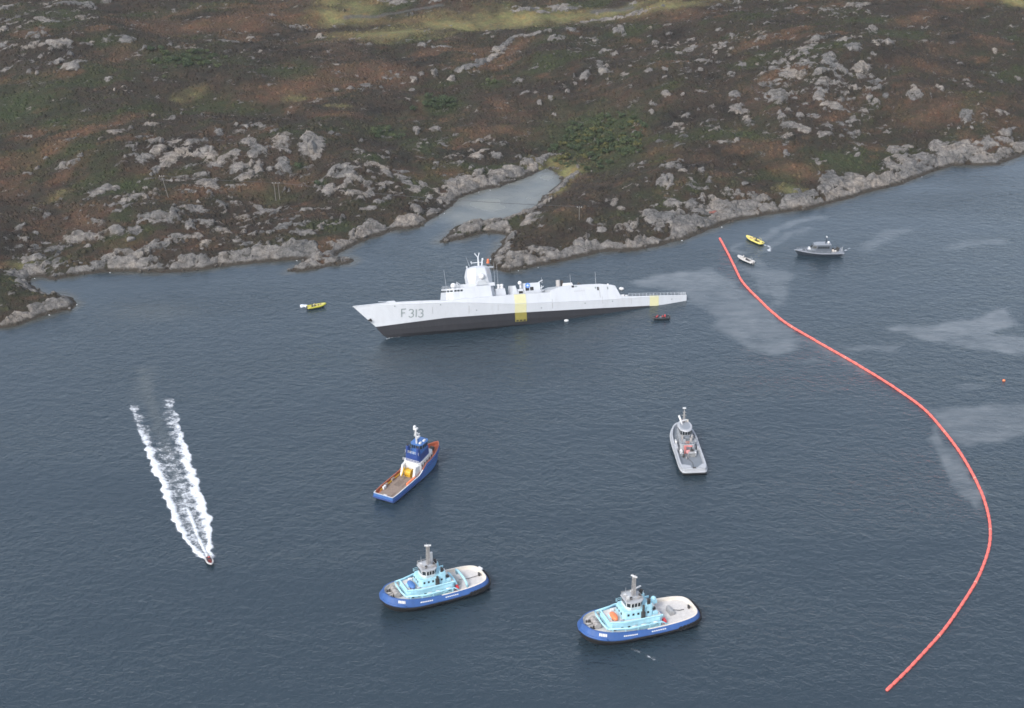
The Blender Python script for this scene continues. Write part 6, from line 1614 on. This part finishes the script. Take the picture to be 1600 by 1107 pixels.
person(sp, -.75, .0, 1.05, 0, 'suit_red', True, 'person in red seated at the wheel of the speedboat')

# ------------------------------------------------------------------ foam
def foam_material():
    m = bpy.data.materials.new('broken_sea_foam'); m.use_nodes = True
    N, L = m.node_tree.nodes, m.node_tree.links
    p = N['Principled BSDF']; p.inputs['Base Color'].default_value = (0.66, 0.69, 0.73, 1); p.inputs['Roughness'].default_value = 0.9
    a = N.new('ShaderNodeAttribute'); a.attribute_name = 'foam_cover'
    tc = N.new('ShaderNodeTexCoord'); no = N.new('ShaderNodeTexNoise'); no.inputs['Scale'].default_value = 1.6; no.inputs['Detail'].default_value = 6; no.inputs['Roughness'].default_value = .75
    L.new(tc.outputs['Object'], no.inputs['Vector'])
    q = N.new('ShaderNodeMath'); q.operation = 'MULTIPLY_ADD'; L.new(no.outputs['Fac'], q.inputs[0]); q.inputs[1].default_value = .9; L.new(a.outputs['Fac'], q.inputs[2])
    r = N.new('ShaderNodeMapRange'); r.inputs['From Min'].default_value, r.inputs['From Max'].default_value = .60, 1.42; r.interpolation_type = 'SMOOTHSTEP'
    L.new(q.outputs[0], r.inputs['Value']); L.new(r.outputs[0], p.inputs['Alpha'])
    return m
FOAM = foam_material()
def foam_strip(name, label, path, wfun, cover, seed, res=.3, hmax=.35, cat='foam'):
    P = [Vector((*at(x, y)[:2], 0)) for x, y in path]
    P = catmull(P, 24)
    s = [0]
    for a, b in zip(P[:-1], P[1:]): s.append(s[-1] + (b - a).length)
    Ltot = s[-1]
    ns = int(Ltot / res); W = max(wfun(t) for t in np.linspace(0, 1, 30)) + 1.0
    nw = int(2 * W / res)
    ss = np.linspace(0, Ltot, ns); ww = np.linspace(-W, W, nw)
    px = np.interp(ss, s, [p.x for p in P]); py = np.interp(ss, s, [p.y for p in P])
    tx, ty = np.gradient(px), np.gradient(py); tl = np.hypot(tx, ty); tx, ty = tx / tl, ty / tl
    Sg, Wg = np.meshgrid(ss, ww, indexing='ij')
    X = px[:, None] + (-ty)[:, None] * Wg; Y = py[:, None] + tx[:, None] * Wg
    cv = cover(Sg / Ltot, Wg, X, Y)
    cv = cv + (fbm(X, Y, 2.6, 4, seed, .62) * .6 + fbm(X, Y, .8, 2, seed + 9) * .25) * sstep(.0, .25, cv)
    Z = .03 + np.clip(cv - .45, 0, 1) * hmax * (1.0 + .8 * fbm(X, Y, 1.1, 2, seed + 20))
    kp = np.maximum.reduce([cv[:-1, :-1], cv[1:, :-1], cv[:-1, 1:], cv[1:, 1:]]) > .12
    me, used = grid_mesh(name, X, Y, np.maximum(Z, .02), kp)
    vattr(me, 'foam_cover', cv, used)
    me.materials.append(FOAM)
    o = bpy.data.objects.new(name, me); COL.objects.link(o)
    return tag(o, label, cat, kind='stuff')
def wake_half(t): return .8 + 3.7 * min(t / .20, 1) ** .8 + 2.6 * t
def wake_cover(T, W, X, Y):
    hw = np.interp(T, np.linspace(0, 1, 40), [wake_half(t) for t in np.linspace(0, 1, 40)])
    lump = fbm(X, Y, 5.5, 2, 312) * 1.5
    e = np.abs(W) - hw + lump
    wid = .9 + 1.5 * sstep(0, .25, T) + 1.0 * (W < 0) * sstep(.1, .3, T)
    edge = np.exp(-(np.where(e > 0, e * 1.7, e / wid)) ** 2)
    inner = (.48 - .16 * sstep(.1, .7, T)) * sstep(1.5, 0, e) * (1 - sstep(.55, .85, T))
    ctr = np.exp(-(W / (.55 + 1.2 * T)) ** 2) * (1 - sstep(.12, .62, T)) * .95
    ray_ = .35 * np.exp(-((np.abs(W) - hw * .55) / 1.2) ** 2) * (1 - sstep(.3, .7, T))
    fade = 1.08 - .62 * sstep(.42, .98, T) - .9 * sstep(.94, 1.0, T)
    start = sstep(0, .012, T)
    return (np.maximum.reduce([edge * fade, inner, ctr, ray_]) * start)
foam_strip('wake_foam', 'long white V shaped wake foaming behind the speedboat', [(327, 876), (312, 845), (297, 805), (281, 760), (265, 715), (250, 670), (239, 638), (233, 618)], wake_half, wake_cover, 300, cat='wake')
foam_strip('wash_foam', 'white blob of wash behind the olive yellow boat', [(484, 480.5), (476, 478.5), (467, 479)], lambda t: 1.7, lambda T, W, X, Y: 1.15 * np.exp(-(W / (.6 + 1.4 * T)) ** 2) * sstep(0, .1, T) * sstep(1, .75, T), 330, .2, .6, 'foam')
foam_strip('wash_foam', 'thin white wash curling behind the yellow boat at the boom end', [(1191, 381), (1197, 384), (1203, 386), (1202, 391), (1199, 394)], lambda t: 1.2, lambda T, W, X, Y: (.32 + .42 * T) * np.exp(-(W / (.5 + .8 * T)) ** 2) * sstep(1, .85, T), 340, .2, .25, 'foam')
foam_strip('wash_foam', 'white water breaking at the frigate bow', [(603, 530), (615, 527), (626, 526), (634, 524)], lambda t: 1.2, lambda T, W, X, Y: .55 * np.exp(-(W / .6) ** 2), 350, .2, .4, 'foam')
foam_strip('wash_foam', 'small wash at the patrol boat stern', [(1318, 393), (1324, 390), (1328, 388)], lambda t: 1.0, lambda T, W, X, Y: .45 * np.exp(-(W / .6) ** 2), 360, .2, .25, 'foam')
foam_strip('wash_foam', 'thin foam streak beneath the orange boat carrying tug', [(985, 1015), (1000, 1020), (1015, 1027), (1024, 1031)], lambda t: 1.0, lambda T, W, X, Y: .36 * np.exp(-(W / .6) ** 2), 380, .2, .1, 'foam')
# surf: scraps of white water where the sea meets the rock
m = MB()
for _ in range(45):
    i = rnd.randrange(3, len(_wsh) - 2)
    if 52 < i < 70 and rnd.random() < .8: continue
    p = _wsh[i] + (_wsh[i + 1] - _wsh[i]) * rnd.random() + np.array([rnd.gauss(0, 1.2), rnd.gauss(-.6, 1.2)])
    d = sample(SDF, p[:1], p[1:])[0]
    if not -1.6 < d < .25: continue
    a0, r0, k = rnd.uniform(0, 6.28), rnd.uniform(.1, .32), 9
    el = rnd.uniform(.3, .7)
    ringp = [(p[0] + r0 * rnd.uniform(.6, 1.25) * math.cos(2 * math.pi * q / k) * 1.4, p[1] + r0 * el * rnd.uniform(.6, 1.25) * math.sin(2 * math.pi * q / k), .02) for q in range(k)]
    m.add(ringp + [(p[0], p[1], .12 + r0 * .12)], [(q, (q + 1) % k, k) for q in range(k)])
tag(m.build('surf_foam', M['foam'], None, True), 'scraps of white surf along the foot of the shore rocks', 'surf', kind='stuff')

# ------------------------------------------------------------------ the boom
BOOM_PX = [(1124.5, 372), (1136, 393), (1147, 415), (1157.7, 436.6), (1170.7, 452.5), (1189, 470.6), (1204, 485), (1231, 506.5), (1276, 533), (1337, 568), (1394, 603), (1442, 637.5), (1473, 671), (1504, 713), (1530, 761), (1543, 798), (1547.5, 830), (1544, 861), (1528, 903), (1503, 944), (1475, 984), (1444, 1019), (1412, 1053), (1385, 1079)]
BP = catmull([Vector((*at(x, y, .3)[:2], .22)) for x, y in BOOM_PX], 30)
bs = [0.0]
for a, b in zip(BP[:-1], BP[1:]): bs.append(bs[-1] + (b - a).length)
def boom_at(s):
    return Vector([float(np.interp(s, bs, [p[k] for p in BP])) for k in range(3)])
boom = empty('oil_boom', BP[0], 0, 'long salmon red floating oil boom curving from the rocky shore to lower right', 'oil boom')
NSEG = int(bs[-1] / 3.4)
step = bs[-1] / NSEG
bx_, by_, bz_ = [np.array([p[k] for p in BP]) for k in range(3)]
def bpt(s): return Vector((float(np.interp(s, bs, bx_)), float(np.interp(s, bs, by_)), float(np.interp(s, bs, bz_))))
for k in range(NSEG):
    s0, s1 = k * step + .05, (k + 1) * step - .05
    ps = [bpt(s0 + (s1 - s0) * q) for q in (0, .06, .3, .5, .7, .94, 1)]
    wob = rnd.uniform(-.05, .05)
    ps = [p - BP[0] + Vector((0, 0, wob)) for p in ps]
    m = MB(); m.tube(ps, [.26, .43, .47, .48, .47, .43, .26], 10); m.build('float_segment', M['boom'], boom, True)
    if k and k % 9 == 0:
        d = (bpt(s0 + .3) - bpt(s0 - .3)).normalized(); q = bpt(s0 - .05) - BP[0]
        m = MB(); m.tube([q - d * .16, q + d * .16], .50, 10); m.build('connector', M['boomseam'], boom)

# ------------------------------------------------------------------ floats, marker, gear on the rocks
def float_ball(name, px, py, r, mm, label, cat, sx=1.0):
    p = at(px, py, 0)
    e = empty(name, (p[0], p[1], 0), rnd.uniform(0, 3), label, cat)
    m = MB(); m.ball((0, 0, r * .35), r, 12, sx=sx, sz=.8); m.build('float_body', M[mm], e, True)
    m = MB(); m.cyl((0, 0, r * .95), r * .16, r * .35, 8); m.build('lifting_eye', M['dark'], e)
float_ball('float', 885, 502, .62, 'white', 'white float beside the dark underwater hull of the frigate', 'float', 1.5)
float_ball('float', 971, 452.5, .8, 'white', 'white float on the water behind the frigate hangar', 'float', 1.4)
float_ball('marker_buoy', 1568.5, 595.5, .55, 'orange', 'small red orange buoy alone on open water at far right', 'buoy')
g = ground_at(762.5, 414)
e = empty('day_marker', (g[0], g[1], float(sample(HGT, g[:1], g[1:2])[0]) - .2), .4, 'small orange marker standing on the headland rock behind the frigate mast', 'marker')
m = MB(); m.cyl((0, 0, 0), .12, 2.0, 8); m.build('post', M['steel'], e)
m = MB(); m.cyl((0, 0, 1.2), .65, 1.7, 12, r2=.35); m.build('marker_cone', M['orange'], e)
g = ground_at(1114, 334)
e = empty('gear_heap', (g[0], g[1], float(sample(HGT, g[:1], g[1:2])[0]) - .1), .3, 'reddish brown heap of gear on shore rock above the boom end', 'gear')
for k in range(4):
    m = MB(); m.ball((rnd.uniform(-1.6, 1.6), rnd.uniform(-1.5, 1.5), .35), rnd.uniform(.6, 1.0), 8, sz=.6, sx=1.4); m.build('sack', mat('reddish_canvas' + str(k), (.15 + .02 * k, .075, .06), .9), e, True)

# ------------------------------------------------------------------ power poles and lines on the left shore
def pole_at(px, py, h, twin, label, lean=0.0):
    g = ground_at(px, py)
    z = float(sample(HGT, g[:1], g[1:2])[0]) - .4
    e = empty('utility_pole', (g[0], g[1], z), 0, label, 'utility pole')
    offs = (-.9, .9) if twin else (0,)
    for o_ in offs:
        m = MB(); m.tube([(o_, 0, 0), (o_ + lean, 0, h)], .19, 8, 0, .13); m.build('post', M['pole'], e)
    m = MB(); m.box((lean, 0, h - .5), (3.4 if twin else 2.2, .18, .2)); m.build('crossarm', M['pole'], e)
    tips = []
    for k in (-1, 0, 1):
        x = lean + k * (1.55 if twin else .95)
        m = MB(); m.cyl((x, 0, h - .4), .09, .42, 7); m.build('insulator', M['white'], e)
        tips.append(Vector((g[0] + x, g[1], z + h)))
    return tips
T0 = pole_at(264, 312, 11.5, False, 'single leaning wooden power pole on the heath at left', -2.2)
T1 = pole_at(434.5, 314, 9.0, True, 'twin post wooden power pole standing left of the rocky knoll', -.5)
T2 = pole_at(905, 345, 6.5, False, 'short wooden power pole on the low heath right of the inlet', 0)
for A, B in ((T0, T1), (T1, T2)):
    for a, b in zip(A, B):
        n = 26; sag = (b - a).length * .012
        pts = [a.lerp(b, i / n) - Vector((0, 0, 4 * sag * (i / n) * (1 - i / n))) for i in range(n + 1)]
        m = MB(); m.tube([p - a for p in pts], .032, 5); o_ = m.build('power_line', M['wire'])
        o_.location = a
        tag(o_, 'thin dark power line strung between the wooden poles above the shore', 'power line', 'power lines along the left shore')

# ------------------------------------------------------------------ thin sea air over the whole place
m = MB(); m.box((0, 800, 0), (4700, 4300, 10))
m.v = [(x, y, -60.0 if z < 0 else 330.0) for x, y, z in m.v]
hm_ = bpy.data.materials.new('thin_sea_air'); hm_.use_nodes = True
hm_.node_tree.nodes.clear()
pv = hm_.node_tree.nodes.new('ShaderNodeVolumePrincipled'); ho = hm_.node_tree.nodes.new('ShaderNodeOutputMaterial')
pv.inputs['Color'].default_value = (0.86, 0.90, 0.95, 1); pv.inputs['Density'].default_value = 0.000045; pv.inputs['Anisotropy'].default_value = 0.1
hm_.node_tree.links.new(pv.outputs[0], ho.inputs['Volume'])
tag(m.build('haze', hm_), 'thin pale haze in the air over the sea and hillside', kind='stuff')
